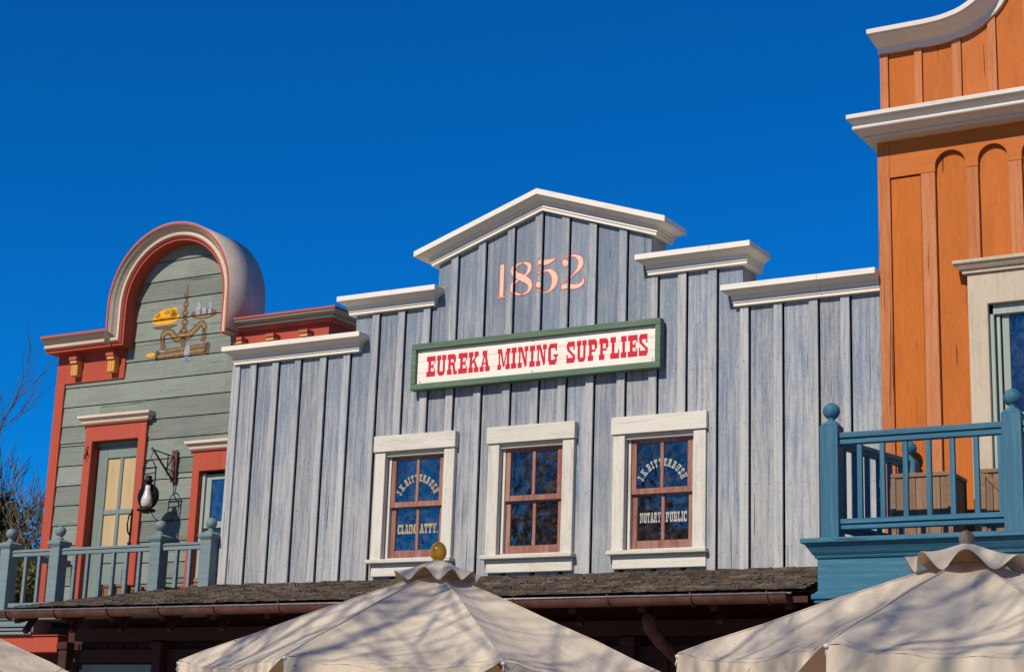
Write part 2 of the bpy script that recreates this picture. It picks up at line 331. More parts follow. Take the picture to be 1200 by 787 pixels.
# ------------------------------------------------------------------ lettering
def R(a,b,c,d): return [(a,b),(c,b),(c,d),(a,d)]
G={
'E':(.62,[R(0,0,.6,.25),R(0,.75,.6,1),R(.12,.25,.3,.75),R(.3,.44,.42,.56),R(.42,.36,.49,.64),R(.53,.25,.6,.36),R(.53,.64,.6,.75)]),
'U':(.66,[R(0,.77,.29,1),R(.35,.77,.64,1),R(.06,.2,.22,.77),R(.43,.2,.57,.77),[(.06,.2),(.12,.05),(.22,0),(.42,0),(.52,.05),(.57,.2)]]),
'R':(.68,[R(0,0,.31,.25),R(0,.75,.46,1),R(.07,.25,.23,.75),[(.46,1),(.57,.9),(.57,.6),(.44,.6),(.42,.75)],R(.23,.46,.5,.6),[(.34,.46),(.49,.46),(.58,.16),(.44,.08)],R(.42,0,.68,.16)]),
'K':(.68,[R(0,0,.3,.25),R(0,.75,.3,1),R(.07,.25,.23,.75),R(.38,.78,.66,1),[(.23,.4),(.23,.55),(.47,.78),(.58,.78)],[(.3,.56),(.42,.6),(.6,.24),(.44,.24)],R(.37,0,.68,.24)]),
'A':(.68,[R(.17,.78,.48,1),[(.24,.78),(.34,.78),(.2,.22),(.1,.22)],[(.32,.78),(.46,.78),(.6,.22),(.42,.22)],R(0,0,.28,.24),R(.37,0,.68,.24),R(.18,.34,.46,.42)]),
'M':(.84,[R(0,0,.26,.24),R(.54,0,.84,.24),R(0,.78,.25,1),R(.58,.78,.84,1),R(.08,.24,.17,.78),R(.63,.24,.78,.78),[(.13,1),(.27,1),(.45,.2),(.38,.1)],[(.6,1),(.68,1),(.45,.1),(.39,.16)]]),
'I':(.36,[R(0,0,.34,.25),R(0,.75,.34,1),R(.09,.25,.25,.75)]),
'N':(.70,[R(0,.78,.25,1),R(.42,.78,.68,1),R(0,0,.27,.24),R(.08,.24,.17,.78),R(.5,.1,.59,.78),[(.12,1),(.28,1),(.59,.1),(.48,0)]]),
'G':(.66,[R(.1,.78,.48,1),R(.1,0,.5,.24),[(0,.2),(.1,0),(.18,.1),(.18,.9),(.1,1),(0,.8)],R(.46,.66,.56,1),R(.44,.1,.56,.42),R(.34,.38,.64,.48)]),
'S':(.58,[R(.06,.76,.46,1),R(.08,0,.5,.24),[(0,.68),(0,.88),(.1,1),(.18,.8),(.2,.62)],[(0.02,.6),(.04,.76),(.54,.34),(.52,.2)],[(.34,.2),(.55,.4),(.56,.14),(.46,0)],R(.44,.6,.52,1),R(0,0,.08,.4)]),
'P':(.64,[R(0,0,.34,.25),R(0,.75,.46,1),R(.07,.25,.24,.75),[(.46,1),(.58,.88),(.58,.6),(.46,.48),(.42,.6),(.42,.75)],R(.24,.42,.47,.52)]),
'L':(.60,[R(0,0,.56,.25),R(0,.75,.34,1),R(.09,.25,.26,.75),R(.49,.25,.56,.42)]),
'B':(.64,[R(0,0,.5,.22),R(0,.78,.48,1),R(.07,.22,.24,.78),R(.24,.44,.48,.56),R(.43,.1,.58,.5),R(.42,.54,.55,.9)]),
'T':(.62,[R(0,.76,.6,1),R(.22,.2,.38,.76),R(.14,0,.46,.2),R(0,.6,.08,.76),R(.52,.6,.6,.76)]),
'H':(.70,[R(0,0,.28,.2),R(.4,0,.68,.2),R(0,.8,.28,1),R(.4,.8,.68,1),R(.07,.2,.21,.8),R(.47,.2,.61,.8),R(.21,.43,.47,.57)]),
'C':(.60,[R(.1,.78,.5,1),R(.1,0,.5,.22),[(0,.2),(.1,0),(.2,.1),(.2,.9),(.1,1),(0,.8)],R(.46,.66,.56,1),R(.46,0,.56,.3)]),
'O':(.64,[R(.1,.8,.5,1),R(.1,0,.5,.2),[(0,.2),(.1,0),(.2,.1),(.2,.9),(.1,1),(0,.8)],[(.42,.1),(.5,0),(.62,.2),(.62,.8),(.5,1),(.42,.9)]]),
'Y':(.66,[R(0,.8,.27,1),R(.38,.8,.66,1),[(.06,.8),(.2,.8),(.38,.42),(.26,.42)],[(.46,.8),(.58,.8),(.4,.42),(.28,.42)],R(.26,.2,.4,.42),R(.18,0,.48,.2)]),
'J':(.50,[R(.14,.78,.48,1),R(.24,.2,.4,.78),R(.04,0,.36,.2),R(0,.1,.1,.36)]),
'.':(.18,[R(.02,0,.15,.16)]),' ':(.42,[])}
def textw(t,gap=.07): return sum(G[c][0] for c in t)+gap*(len(t)-1)
def text_polys(t,x0,x1,z0,h,gap=.07):
    k=(x1-x0)/textw(t,gap);x=x0;out=[]
    for c in t:
        w,ps=G[c]
        for p in ps: out.append([(x+a*k,z0+b*h) for a,b in p])
        x+=(w+gap)*k
    return out
def arc_text(t,cx,cz,r,h,a0,a1,gap=.12):
    W=textw(t,gap);u=0;out=[]
    for c in t:
        w,ps=G[c];am=a0+(a1-a0)*(u+w/2)/W;sx=abs(a1-a0)*r/W
        for p in ps:
            q=[]
            for a,b in p:
                px=(a-w/2)*sx;pz=r+b*h
                q.append((cx+pz*math.cos(am)+px*math.sin(am),cz+pz*math.sin(am)-px*math.cos(am)))
            out.append(q)
        u+=w+gap
    return out
def paint(mb,polys,bands,t=.002,rnd=None,ax=0):
    for i,p in enumerate(polys):
        e=(i%6)*.00015
        for lo,hi,y in bands:
            q=clip(p,ax,lo,hi)
            if len(q)>=3: mb.prism(q,y-t-e,y-t-e+.0006,rnd)
def stroke(pts,grow=0.,n=6):
    """variable width stroke through (x,y,w) points -> quads"""
    P=[]
    for i in range(len(pts)-1):
        p0=pts[max(i-1,0)];p1=pts[i];p2=pts[i+1];p3=pts[min(i+2,len(pts)-1)]
        for k in range(n):
            t=k/n
            P.append(tuple(.5*((2*p1[j])+(-p0[j]+p2[j])*t+(2*p0[j]-5*p1[j]+4*p2[j]-p3[j])*t*t+(-p0[j]+3*p1[j]-3*p2[j]+p3[j])*t**3) for j in range(3)))
    P.append(pts[-1]);L=[];Rr=[]
    for i,(x,y,w) in enumerate(P):
        a=P[max(i-1,0)];b=P[min(i+1,len(P)-1)];dx,dy=b[0]-a[0],b[1]-a[1];l=math.hypot(dx,dy) or 1
        w=max(w,.004)/2+grow;nx,ny=-dy/l*w,dx/l*w
        if grow and i in(0,len(P)-1):
            s=-1 if i==0 else 1;x+=dx/l*grow*s;y+=dy/l*grow*s
        L.append((x+nx,y+ny));Rr.append((x-nx,y-ny))
    return [[L[i],Rr[i],Rr[i+1],L[i+1]] for i in range(len(P)-1)]

# ================================================================== BLUE BUILDING
def blue_building():
    T=thing('grey_blue_storefront','grey-blue board-and-batten false-front building with stepped white cornices and the year 1852','building',(.3,3,0))
    X0,X1=-4.72,5.32
    secs=[(-4.72,-2.52,7.5,None),(-2.52,-1.13,8.06,None),(-1.13,2.2,8.55,'g'),(2.2,3.5,8.08,None),(3.5,5.32,7.54,None)]
    gx,gz,gs=.56,9.16,.335
    def gtop(x): return gz-gs*abs(x-gx)
    wins=[-1.36,.49,2.375]
    holes=[(c-.49,c+.49,4.42,5.93) for c in wins]
    bat=[-4.28,-3.87,-3.46,-3.0,-2.58,-2.10,-1.66,-1.23,-.80,-.35,.11,.55,.97,1.39,1.85,2.31,2.72,3.15,3.59,4.04,4.51,4.92]
    mb=MB();mt=MB()
    ls=[X0]+[b+.022 for b in bat];rs_=[b-.06 for b in bat]+[X1]
    for i in range(len(ls)):
        a,b=ls[i],rs_[i]
        cuts=sorted(set([a,b]+[s[0] for s in secs if a<s[0]<b]+([gx] if a<gx<b else [])))
        rr=random.random()
        # most boards are two lengths, butted
        for p,q in zip(cuts[:-1],cuts[1:]):
            mid=(p+q)/2;s=[s for s in secs if s[0]<=mid<s[1]][0]
            rects=[(p,q,3.95,8.5 if s[3] else s[2])]
            for h in holes: rects=subtract(rects,h)
            for (u,v,z0,z1) in rects:
                if s[3] and z1>=8.49: mb.prism([(u,z0),(v,z0),(v,gtop(v)),(u,gtop(u))],0,.05,rr)
                else: mb.box(u,v,0,.05,z0,z1,rr)
    for b in bat:
        a,c=b-.115,b
        mid=(a+c)/2;s=[s for s in secs if s[0]<=mid<s[1]][0]
        rects=[(a,c,3.95,(gtop(mid)-.03) if s[3] else s[2]-.02)]
        for (h0,h1,hz0,hz1) in holes: rects=subtract(rects,(h0-.17,h1+.17,3.9,6.12))
        if -1.4<mid<2.4: pass
        for (u,v,z0,z1) in rects: mt.box(u,v,-.036,-.001,z0,z1)
    mt.box(X0-.012,X0+.13,-.036,-.001,3.95,7.48)           # corner board
    dk=MB()
    for b in bat:
        rects=[(b-.05,b+.04,3.96,7.45)]
        for h in holes: rects=subtract(rects,h)
        if -2.5<b<3.4: rects.append((b-.05,b+.04,7.45,(gtop(b)-.05) if -1.13<b<2.2 else 8.0))
        for u,v,z0,z1 in rects: dk.box(u,v,.046,.0515,z0,z1)
    dk.build('gap_shade_backing',M['dark'],T)  # near-black strips paint in the shade line beside each batten
    mb.build('board_siding',M['blue'],T);mt.build('batten',M['blueb'],T,.004)
    # solid body and the thickness of the raised front
    bd=MB()
    for a,b,z,g in secs:
        if g:
            bd.prism([(a,7.3),(b,7.3),(b,gtop(b)),(gx,gtop(gx)),(a,gtop(a))],.052,.44)
        else: bd.box(a+.001,b-.001,.052,.44,7.3,z)
    r=[(X0+.01,X1,3.6,7.3)]
    for h in holes: r=subtract(r,h)
    for a,b,z0,z1 in r: bd.box(a,b,.052,.3,z0,z1)
    bd.box(X0+.02,X1,.3,9,0,3.6);bd.box(X0+.02,X0+.2,.3,9,3.6,7.0);bd.box(X1-.2,X1,.3,9,3.6,7.0);bd.box(X0+.02,X1,.3,9,7.0,7.15);bd.box(X0+.2,X1-.2,8.8,9,3.6,7)
    bd.build('wall',M['blueb'],T)
    # cornices
    def corn(x0,x1,z,fl=1,fr=1,lab=None):
        c=MB();xm=x0+(x1-x0)*random.uniform(.4,.7);random_=random.Random(int(x0*100))
        cornice(c,x0,xm-.0015,-.03,.44,z,fl=fl,fr=0);cornice(c,xm+.0015,x1,-.032,.44,z-.0015,fl=0,fr=fr);return c.build('cornice',M['white'],T,.003)
    corn(-4.66,-2.42,7.40);corn(-2.58,-1.17,7.95);corn(2.21,3.56,8.0);corn(3.43,5.325,7.45,1,0)
    c=MB();rs=[]
    for o,h in CORN:
        ox=o*1.15;xl=-1.16-ox;xr=2.25+ox;b=-.04
        zz=lambda x:gz-gs*abs(x-gx)+b+h*1.05
        rs.append([(xl,-.03-o,zz(xl)),(gx,-.03-o,zz(gx)),(xr,-.03-o,zz(xr)),(xr,.44,zz(xr)),(gx,.44,zz(gx)),(xl,.44,zz(xl))])
    c.rings(rs,cap=False)
    for r_ in (rs[0],rs[-1]): c.add(r_,[(0,1,4,5),(1,2,3,4)],.5)
    o=c.build('cornice',M['white'],T,.003);o['label']='white gabled cornice over the year 1852'
    # windows
    texts=[('J.K.BITTERBUSH','CLAIM','ATTY.','gold','J.K.BITTERBUSH CLAIM ATTY.'),None,('J.K.BITTERBUSH','NOTARY','PUBLIC','whitelet','NOTARY PUBLIC')]
    for c0,tx in zip(wins,texts):
        f=MB()
        U_(f,c0-.655,c0+.655,.17,4.40,5.90,-.072,0.02,.012)
        W=f.build('window',M['whitev'],T,.006)
        h=MB();h.box(c0-.675,c0+.675,-.10,.0,5.902,6.13);h.box(c0-.53,c0+.5,-.03,.05,5.84,5.90)
        h.build('header',M['whiteh'],W,.006)
        s=MB();s.box(c0-.70,c0+.69,-.14,.0,4.345,4.40);s.box(c0-.64,c0+.66,-.06,.0,4.17,4.343);s.build('sill',M['whiteh'],W,.008)
        j=MB();j.box(c0-.487,c0-.44,.03,.17,4.41,5.85);j.box(c0+.43,c0+.487,.03,.17,4.41,5.85);j.box(c0-.43,c0+.455,.04,.17,5.84,5.88);j.box(c0-.487,c0+.487,.03,.17,4.402,4.43)
        j.build('frame',M['whitev'],W,.004)
        def sash(y,z0,z1,br,tr,g):
            a,b=c0-.435,c0+.425;m=c0-.005
            q=MB();q.box(a,a+.07,y,y+.04,z0,z1);q.box(b-.07,b,y,y+.04,z0,z1);q.box(a+.07,b-.07,y,y+.04,z0,z0+br);q.box(a+.07,b-.07,y,y+.04,z1-tr,z1);q.box(m-.024,m+.024,y+.004,y+.038,z0+br,z1-tr)
            q.build('sash',M['sash'],W,.005)
            p=MB();p.box(a+.05,b-.05,y+.022,y+.028,z0+br-.01,z1-tr+.01);p.build('pane',M['glass'],W)
        sash(.04,5.13,5.85,.075,.06,0);sash(.085,4.43,5.17,.11,.05,0)
        ci=wins.index(c0)
        bk=MB();bk.box(c0-.6,c0+.6,.75,.76,4.3,6.0);bk.box(c0-.6,c0+.6,.31,.76,4.28,4.3);bk.build('dark_room_backing',M['dark'],W)  # black sheet stands in for the unlit room behind the panes
        for (a_,b_,z0_,z1_) in ([(.05,.44,4.42,5.15)],[(-.02,.30,4.42,5.75),(-.44,-.2,4.42,4.9)],[(-.03,.42,4.42,5.45)])[ci]:
            cu=MB();rw=[]
            for j in range(7):
                z=z0_+(z1_-z0_)*j/6;pin=.5+.5*abs(j/6-.35)
                rw.append([(c0+a_+(b_-a_)*(.5+(i/24-.5)*min(1,pin+.2)),.24+.022*math.sin(i*1.3+j*.2),z) for i in range(25)])
            vs=[p_ for r_ in rw for p_ in r_];cu.add(vs,[(j*25+i,j*25+i+1,j*25+i+26,j*25+i+25) for j in range(6) for i in range(24)],.5,True)
            cu.build('reflection_curtain',M['reflection_curtain'],W,fix=False)  # added sheet, its brown stands in for warm reflections in the panes
        if tx:
            l=MB();m=c0-.005
            l_=arc_text(tx[0],m,5.20,.285,.10,math.radians(160),math.radians(20))
            paint(l,l_,[(-9,9,.062)],.001)
            l.build('lettering',M[tx[3]],W)
            l=MB();paint(l,text_polys(tx[1],m-.33,m-.035,4.77,.13),[(-9,9,.107)],.001);l.build('lettering',M[tx[3]],W)
            l=MB();paint(l,text_polys(tx[2],m+.035,m+.33,4.77,.13),[(-9,9,.107)],.001);l.build('lettering',M[tx[3]],W)
    # painted year
    D4=[]
    def dig(ox,oy,sx,sy,strs):
        D4.append([[(ox+x*sx,oy+y*sy,w*sx*.82) for x,y,w in st] for st in strs])
    H=.47
    dig(-.19,7.97,.2,H,[[(.5,.02,.36),(.5,.5,.36),(.5,.99,.36)],[(.15,.0,.05),(.95,.0,.05)]])
    dig(.06,7.97,.34,H,[[(.52,.98,.03),(.25,.92,.1),(.13,.78,.2),(.22,.63,.28),(.5,.52,.32),(.8,.38,.28),(.9,.22,.2),(.8,.07,.1),(.52,.0,.03)],
                       [(.52,.98,.03),(.78,.9,.17),(.84,.77,.2),(.74,.63,.12),(.5,.53,.03)],[(.4,.5,.03),(.18,.38,.14),(.1,.22,.2),(.2,.07,.13),(.52,.0,.03)]])
    dig(.46,7.97,.36,H,[[(.12,.98,.03),(.12,.75,.03),(.12,.55,.03)],[(.14,.91,.22),(.4,.89,.24),(.66,.93,.14),(.8,.98,.03)],
                       [(.12,.55,.03),(.35,.64,.06),(.62,.6,.2),(.80,.4,.3),(.76,.17,.24),(.58,.02,.08),(.34,-.02,.03),(.12,.08,.05)],[(.1,.3,.1),(.16,.22,.3),(.2,.13,.1)]])
    dig(.86,7.97,.36,H,[[(.1,.87,.08),(.18,.77,.3),(.24,.66,.1)],[(.12,.86,.03),(.3,.97,.04),(.55,.97,.12),(.78,.82,.26),(.74,.62,.22),(.5,.42,.06),(.25,.26,.03),(.06,.1,.03)],
                       [(.04,.05,.2),(.3,.08,.24),(.6,.05,.2),(.86,.12,.16),(.93,.28,.03)]])
    bands=[];e=[-9]
    for b in bat: bands.append((b-.115,b,-.036))
    for a,b in zip(bat[:-1],bat[1:]): bands.append((a+.022,b-.117,0))
    for S in D4:
        r=MB();p=MB()
        for st in S:
            paint(r,stroke(st,.013),bands,.0018);paint(p,[q for q in stroke(st,-.0)],bands,.0034)
        n_=p.build('painted_numeral',M['pink'],T);r.build('outline',M['redline'],n_)
    nl=MB();rn=random.Random(3)
    for b in bat:
        z=4.3+rn.uniform(0,.1)
        while z<7.35:
            if not any(h[0]-.2<b<h[1]+.2 and h[2]-.3<z<h[3]+.25 for h in holes):
                for x,y in ((b-.058,-.0362),(b+.09,-.0002),(b+.27,-.0002)):
                    if x<5.2: nl.lathe([(.0065,.0),(.005,-.002)],(x+rn.uniform(-.006,.006),y,z+rn.uniform(-.01,.01)),6,'y')
            z+=.78
    nl.build('nail_heads',M['iron'],T)
    # --- porch roof
    roof=MB();slope=math.atan2(.46,1.46);EY,EZ=-1.46,3.73
    xl,xr=-7.28,4.9
    # decking under the shingles
    dk=[(xl,EY,EZ-.05),(xr,EY,EZ-.05),(xr,0,4.1),(-4.9,0,4.1),(xl,0,EZ-.02)]
    roof.add(dk+[(x,y,z-.05) for x,y,z in dk],[(0,1,2,3),(0,3,4),(8,7,6,5),(5,6,1,0),(6,7,2,1)]+[(9,8,5),(5,0,4,9)],.2)
    rows=11;Ls=1.53
    for k in range(rows):
        t0=k/rows;t1=min(1.0,(k+1.6)/rows);x=xl+ (2.38*t0)+random.uniform(-.1,0)
        while x<xr:
            w=random.uniform(.12,.30);lift=random.uniform(.006,.02);ov=random.uniform(-.02,.015)
            y0=EY-.03+1.46*t0+ov;z0=EZ+(4.15-EZ)*t0-.035+ov*.3;y1=EY+1.46*t1;z1=EZ+(4.15-EZ)*t1-.035
            if y1>-.005: f=(-.005-y0)/(y1-y0);z1=z0+(z1-z0)*f;y1=-.005
            xe=min(x+w-.006,xr);xa=max(x,xl+2.38*t0*.98)
            if xe>xa+.01:
                th=lift+.008;tt=random.uniform(-.006,.006)
                roof.add([(xa,y0,z0+.018+tt),(xe,y0,z0+.018-tt),(xe,y1,z1),(xa,y1,z1),(xa,y0,z0+.018+th+tt),(xe,y0,z0+.018+th-tt),(xe,y1,z1+.012),(xa,y1,z1+.012)],
                         [(0,3,2,1),(4,5,6,7),(0,1,5,4),(1,2,6,5),(2,3,7,6),(3,0,4,7)])
            x+=w
    # hip end shingles on the left
    for k in range(6):
        yb=EY+.05
        y=EY
        while y<-.02:
            w=random.uniform(.1,.22);t=(y-EY)/1.46;xx=xl+2.38*t*(k/6);x2=xl+2.38*t*((k+1.5)/6)
            zz=lambda X,tt:EZ-.02+((4.15-EZ)*tt)*((X-xl)/max(.01,2.38*tt)) if tt>.02 else EZ-.02
            if t>.05: roof.add([(xx,y,zz(xx,t)+.03),(xx,min(y+w,0),zz(xx,t)+.03),(x2,min(y+w,0),zz(x2,t)+.015),(x2,y,zz(x2,t)+.015)],[(0,1,2,3)])
            y+=w
    RF=roof.build('porch_roof',M['shingle'],T)
    fa=MB();fa.box(xl,xr,EY-.0,EY+.05,EZ-.17,EZ-.055);fa.box(xl+.1,xr,-.3,0,3.32,3.5)
    k=-7.32
    while k<4.8:
        fa.beam((k,-.02,3.93),(k,EY+.09,3.55),.09,.12)
        fa.beam((k,-1.0,3.62),(k,-1.18,3.38),.08,.07)
        k+=.92
    fa.build('rafters',M['maroon'],RF)
    g=MB();sec=[(.10*math.cos(a),.105*math.sin(a)) for a in [PI+PI*i/10 for i in range(11)]]
    gx0,gx1=-7.62,4.72;gy,gzz=-1.57,3.645
    out=[(gx,)for gx in()];
    rs=[[(x,gy+c,gzz+s_-.0) for c,s_ in sec]+[(x,gy+c*.93,gzz+s_*.93) for c,s_ in reversed(sec)] for x in (gx0,-4.1,-.4,2.1,gx1)]
    g.rings(rs,.4,True,False);
    g.add([(gx0,gy+c,gzz+s_) for c,s_ in sec],[tuple(range(11))]);g.add([(gx1,gy+c,gzz+s_) for c,s_ in sec],[tuple(range(11))])
    g.build('gutter',M['copper'],RF)
    lp=MB();lp.tube([(gx0,gy-.102,gzz),(gx1,gy-.102,gzz)],.012,6);lp.box(gx0+.2,gx1,-1.50,-1.44,3.655,3.672);lp.build('gutter_lip',M['zinc'],RF)
    for x in (-7.25,-6.31,-5.31,-4.38,-3.41,-2.31,-1.1,0.05,1.23,2.52,3.57,4.5):
        s=MB();s.tube([(x+.01*math.sin(x*7),gy+.111*math.cos(a),gzz+.116*math.sin(a)) for a in [PI*.92+PI*.9*i/9 for i in range(10)]],.011,6);s.tube([(x,gy-.09,gzz+.01),(x+.02,gy+.09,gzz+.02)],.009,5);s.build('gutter_strap',M['copper'],RF)
    d=MB();dx=2.84
    d.tube([(dx,gy+.3,3.50),(dx,gy+.32,3.42),(dx-.02,gy+.42,3.33),(dx,gy+.62,3.20),(dx+.07,gy+.95,3.02),(dx+.14,gy+1.25,2.8),(dx+.18,gy+1.42,2.4),(dx+.18,gy+1.42,.1)],[.05,.085,.085,.08,.075,.07,.065,.065],14);d.build('downpipe',M['rust'],RF)
    ic=MB();rn=random.Random(8)
    for i in range(70):      # bits of leaf litter caught on the shingles
        t=rn.random()**1.5;x=rn.uniform(-6.6,4.8);y=EY+1.46*t;z=EZ+(4.15-EZ)*t+.02;a=rn.uniform(0,6.3);q=rn.uniform(.012,.03)
        if x<xl+2.5*t: continue
        ic.add([(x-q*math.cos(a),y-q*math.sin(a),z),(x+q*.4*math.sin(a),y-q*.4*math.cos(a),z+.008),(x+q*math.cos(a),y+q*math.sin(a),z+.004),(x-q*.4*math.sin(a),y+q*.4*math.cos(a),z)],[(0,1,2,3)])
    lf=ic.build('leaf_litter',M['tanp'],RF,fix=False);lf['kind']='stuff'
    # --- wall under the porch
    w=MB();w.box(-7.6,5.2,.0,.04,0,3.9)
    x=-7.6
    while x<5.2: w.box(x,x+.26,-.025,-.002,2.0,3.3);x+=.29
    w.box(-7.6,5.2,-.16,-.03,3.02,3.2);w.build('shopfront_wall',M['maroon'],T)
    for i,x in enumerate((-7.15,-4.6,-1.9,.8,3.3)):
        f=MB();f.box(x-.06,x+1.42,-.06,-.026,2.86,2.99);f.box(x-.06,x+.04,-.06,-.026,1.0,2.86);f.box(x+1.32,x+1.42,-.06,-.026,1.0,2.86);f.box(x-.06,x+1.42,-.07,-.026,.9,1.0);f.box(x+.66,x+.7,-.05,-.026,1,2.86)
        S_=f.build('shop_window',M['gtrim'],T,.004);p=MB();p.box(x+.04,x+1.32,-.04,-.03,1.0,2.86);p.build('pane',M['glass'],S_)
    for x in (-7.4,-5.55,-2.9,-.4,2.1,4.6):
        q=MB();q.box(x-.08,x+.08,-.30,-.17,0,3.31);q.box(x-.11,x+.11,-.33,-.165,3.2,3.3);q.build('porch_post',M['maroon'],T,.008)
    return T
blue_building()

# sign
S=thing('wall_sign','long white plank sign in green frame reading EUREKA MINING SUPPLIES in red','sign',(.5,-.1,6.73))
x0,x1,z0,z1=-1.43,2.42,6.73,7.39
f=MB();f.box(x0,x1,-.16,-.04,z1-.085,z1);f.box(x0,x1,-.16,-.04,z0,z0+.085);f.box(x0,x0+.075,-.16,-.04,z0+.085,z1-.085);f.box(x1-.075,x1,-.16,-.04,z0+.085,z1-.085)
f.build('frame',M['signgreen'],S,.005)
b=MB()
for i in range(3):
    h=(z1-z0-.17)/3;b.box(x0+.075,x1-.075,-.105,-.05,z0+.085+i*h+.001,z0+.085+(i+1)*h-.001)
b.build('board',M['signw'],S,.002)
for t,a,c in (('EUREKA',-1.20,-.17),('MINING',-.05,.895),('SUPPLIES',1.02,2.225)):
    l=MB();paint(l,text_polys(t,a,c,6.915,.29,.075),[(-9,9,-.105)],.003);l.build('lettering',M['redletter'],S)
n=MB()
for x in (x0+.13,.5,x1-.13):
    for z in (z0+.12,z1-.12): n.lathe([(.009,-.108),(.007,-.112)],(x,0,z),8,'y')
n.build('nail_heads',M['iron'],S)

# ================================================================== GREEN BUILDING
def green_building():
    T=thing('sage_green_storefront','sage green clapboard building with red trim, round-arched top and a painted balance scale','building',(-7,4,0))
    Y=1.3;cx,cz=-6.97,8.92;Ro,Ri=1.29,1.05
    def arch(r,n=36): return [(cx+r*math.cos(PI*i/n),cz+r*math.sin(PI*i/n)) for i in range(n+1)]
    low=(-9.62,-3.95,3.6,8.28)
    door=(-8.69,-7.68,3.78,6.73);win=(-6.33,-5.2,4.42,6.10)
    mb=MB();p=.335;zb=9.70-p*19
    k=0;z=zb
    while z<cz+Ro:
        z1=z+p;rects=[]
        if z<8.28: rects.append((low[0],low[1],z,min(z1,8.30)))
        js=[]
        for r in rects:
            x=r[0];segs=[]
            while x<r[1]:
                w=random.uniform(1.4,4.2);segs.append((x,min(x+w,r[1]),r[2],r[3]));x+=w
            js+=segs
        if abs(z-(9.70-p*8))<.01: js=[(-9.62,-8.62,z,z1),(-8.62,-7.62,z,z1),(-7.62,-5.3,z,z1),(-5.3,-3.95,z,z1)]
        for h in (door,win): js=subtract(js,h)
        for (a,b,u,v) in js:
            rr=random.random()
            if abs(a+8.62)<.02 and abs(u-(9.70-p*8))<.02: rr=.97
            mb.prism([(a+.0015,u+.014),(b-.0015,u+.014),(b-.0015,v),(a+.0015,v)],Y,Y+.05,rr,shear=lambda q,u=u,v=v:-.020*(v-q)/(v-u))
        if z1>8.2:
            poly=[(cx-1.2,8.1)]+[(cx-1.2,cz)]+[(cx+1.2*math.cos(PI-PI*i/30),cz+1.2*math.sin(PI-PI*i/30)) for i in range(1,30)]+[(cx+1.2,cz),(cx+1.2,8.1)]
            q=clip(poly,1,max(z,8.305)+ (.014 if z>8.3 else 0),z1)
            if len(q)>=3: mb.prism(q,Y,Y+.05,None,shear=lambda w,z=z,z1=z1:-.020*(z1-w)/(z1-z))
        z=z1;k+=1
    mb.build('clapboard_siding',M['green'],T)
    bk=MB();r=[(-9.6,-3.97,0,8.3)]
    for h in (door,win): r=subtract(r,h)
    for a,b,u,v in r: bk.box(a,b,Y+.052,Y+.12,u,v)
    bk.prism([(cx+1.22,8.3),(cx+1.22,cz)]+[(cx+1.22*math.cos(PI*i/24),cz+1.22*math.sin(PI*i/24)) for i in range(1,24)]+[(cx-1.22,cz),(cx-1.22,8.3)],Y+.052,Y+.35)
    bk.box(-9.6,-9.45,Y+.12,8,0,8.0);bk.box(-4.12,-3.97,Y+.12,8,0,8.0);bk.box(-9.6,-3.97,7.9,8,0,8);bk.box(-9.6,-3.97,Y+.12,8,8.0,8.1)
    bk.box(-9.45,-4.12,2.2,2.3,3.7,8)
    bk.build('wall',M['dark'],T)
    c=MB();c.box(-9.66,-9.46,Y-.05,Y+.13,3.6,7.80);c.build('corner_board',M['red'],T,.006)
    c=MB();c.box(-9.66,-8.13,Y-.045,Y-.001,7.77,8.31);c.box(cx-1.2,cx-1.17,Y-.045,Y,8.2,8.4)
    c.build('frieze',M['red'],T,.004)
    c=MB();c.box(-5.82,-3.95,Y-.045,Y+.9,7.77,8.31);c.build('frieze',M['red'],T,.004)
    for x in (-9.16,-8.33,-5.62,-4.98,-4.32):
        q=MB();q.box(x-.075,x+.075,Y-.16,Y-.046,7.87,8.08);
        for i in range(3): q.box(x-.06+i*.045,x-.03+i*.045,Y-.168,Y-.16,7.875,8.075)
        q.box(x-.075,x+.075,Y-.2,Y-.046,8.082,8.13)
        q.build('corbel',M['ochre'],T,.004)
        e=MB();e.box(x-.085,x+.085,Y-.22,Y-.046,8.132,8.19);e.build('corbel_cap',M['redcap'],T,.004)
    # crown over the left shoulder, up and round the arch
    zc=8.30
    path=[(cx-1.27-.0,zc)]
    full=[(-9.74,zc),(cx-Ri,zc)]+[(cx+Ri*math.cos(PI-PI*i/40),cz+Ri*math.sin(PI-PI*i/40)) for i in range(0,41)]+[(cx+Ri,8.28)]
    def sw(name,sec,mat,smooth=False,pth=full,**kw):
        m=MB();sweep(m,pth,sec,Y,.5,True,smooth,**kw);return m.build(name,M[mat],T)
    sw('arch_inner_trim',[(-.27,-.02),(-.27,.02),(0,.02),(0,-.02)],'red')
    sw('arch_inner_trim',[(-.29,.02),(-.305,.035),(-.29,.05),(-.0,.05),(0,.02)],'redcap')
    sw('arch_moulding',[(-.28,.05),(-.32,.055),(-.33,.085),(-.31,.11),(-.0,.11),(0,.05)],'cream')
    sw('arch_cove',[(-.31,.11),(-.33,.122),(-.355,.145),(-.39,.163),(-.41,.19),(0,.19),(0,.11)],'greige')
    sw('arch_bead',[(-.40,.188),(-.42,.19),(-.42,.203),(-.40,.203),(0,.2),(0,.188)],'cream')
    sw('arch_cap',[(-.40,.203),(-.44,.203),(-.44,.24),(0.05,.24),(.05,.203)],'redcap')
    # the barrel behind the arch
    bp=[(cx-Ri,8.3)]+[(cx+Ri*math.cos(PI-PI*i/40),cz+Ri*math.sin(PI-PI*i/40)) for i in range(0,41)]+[(cx+Ri,8.3)]
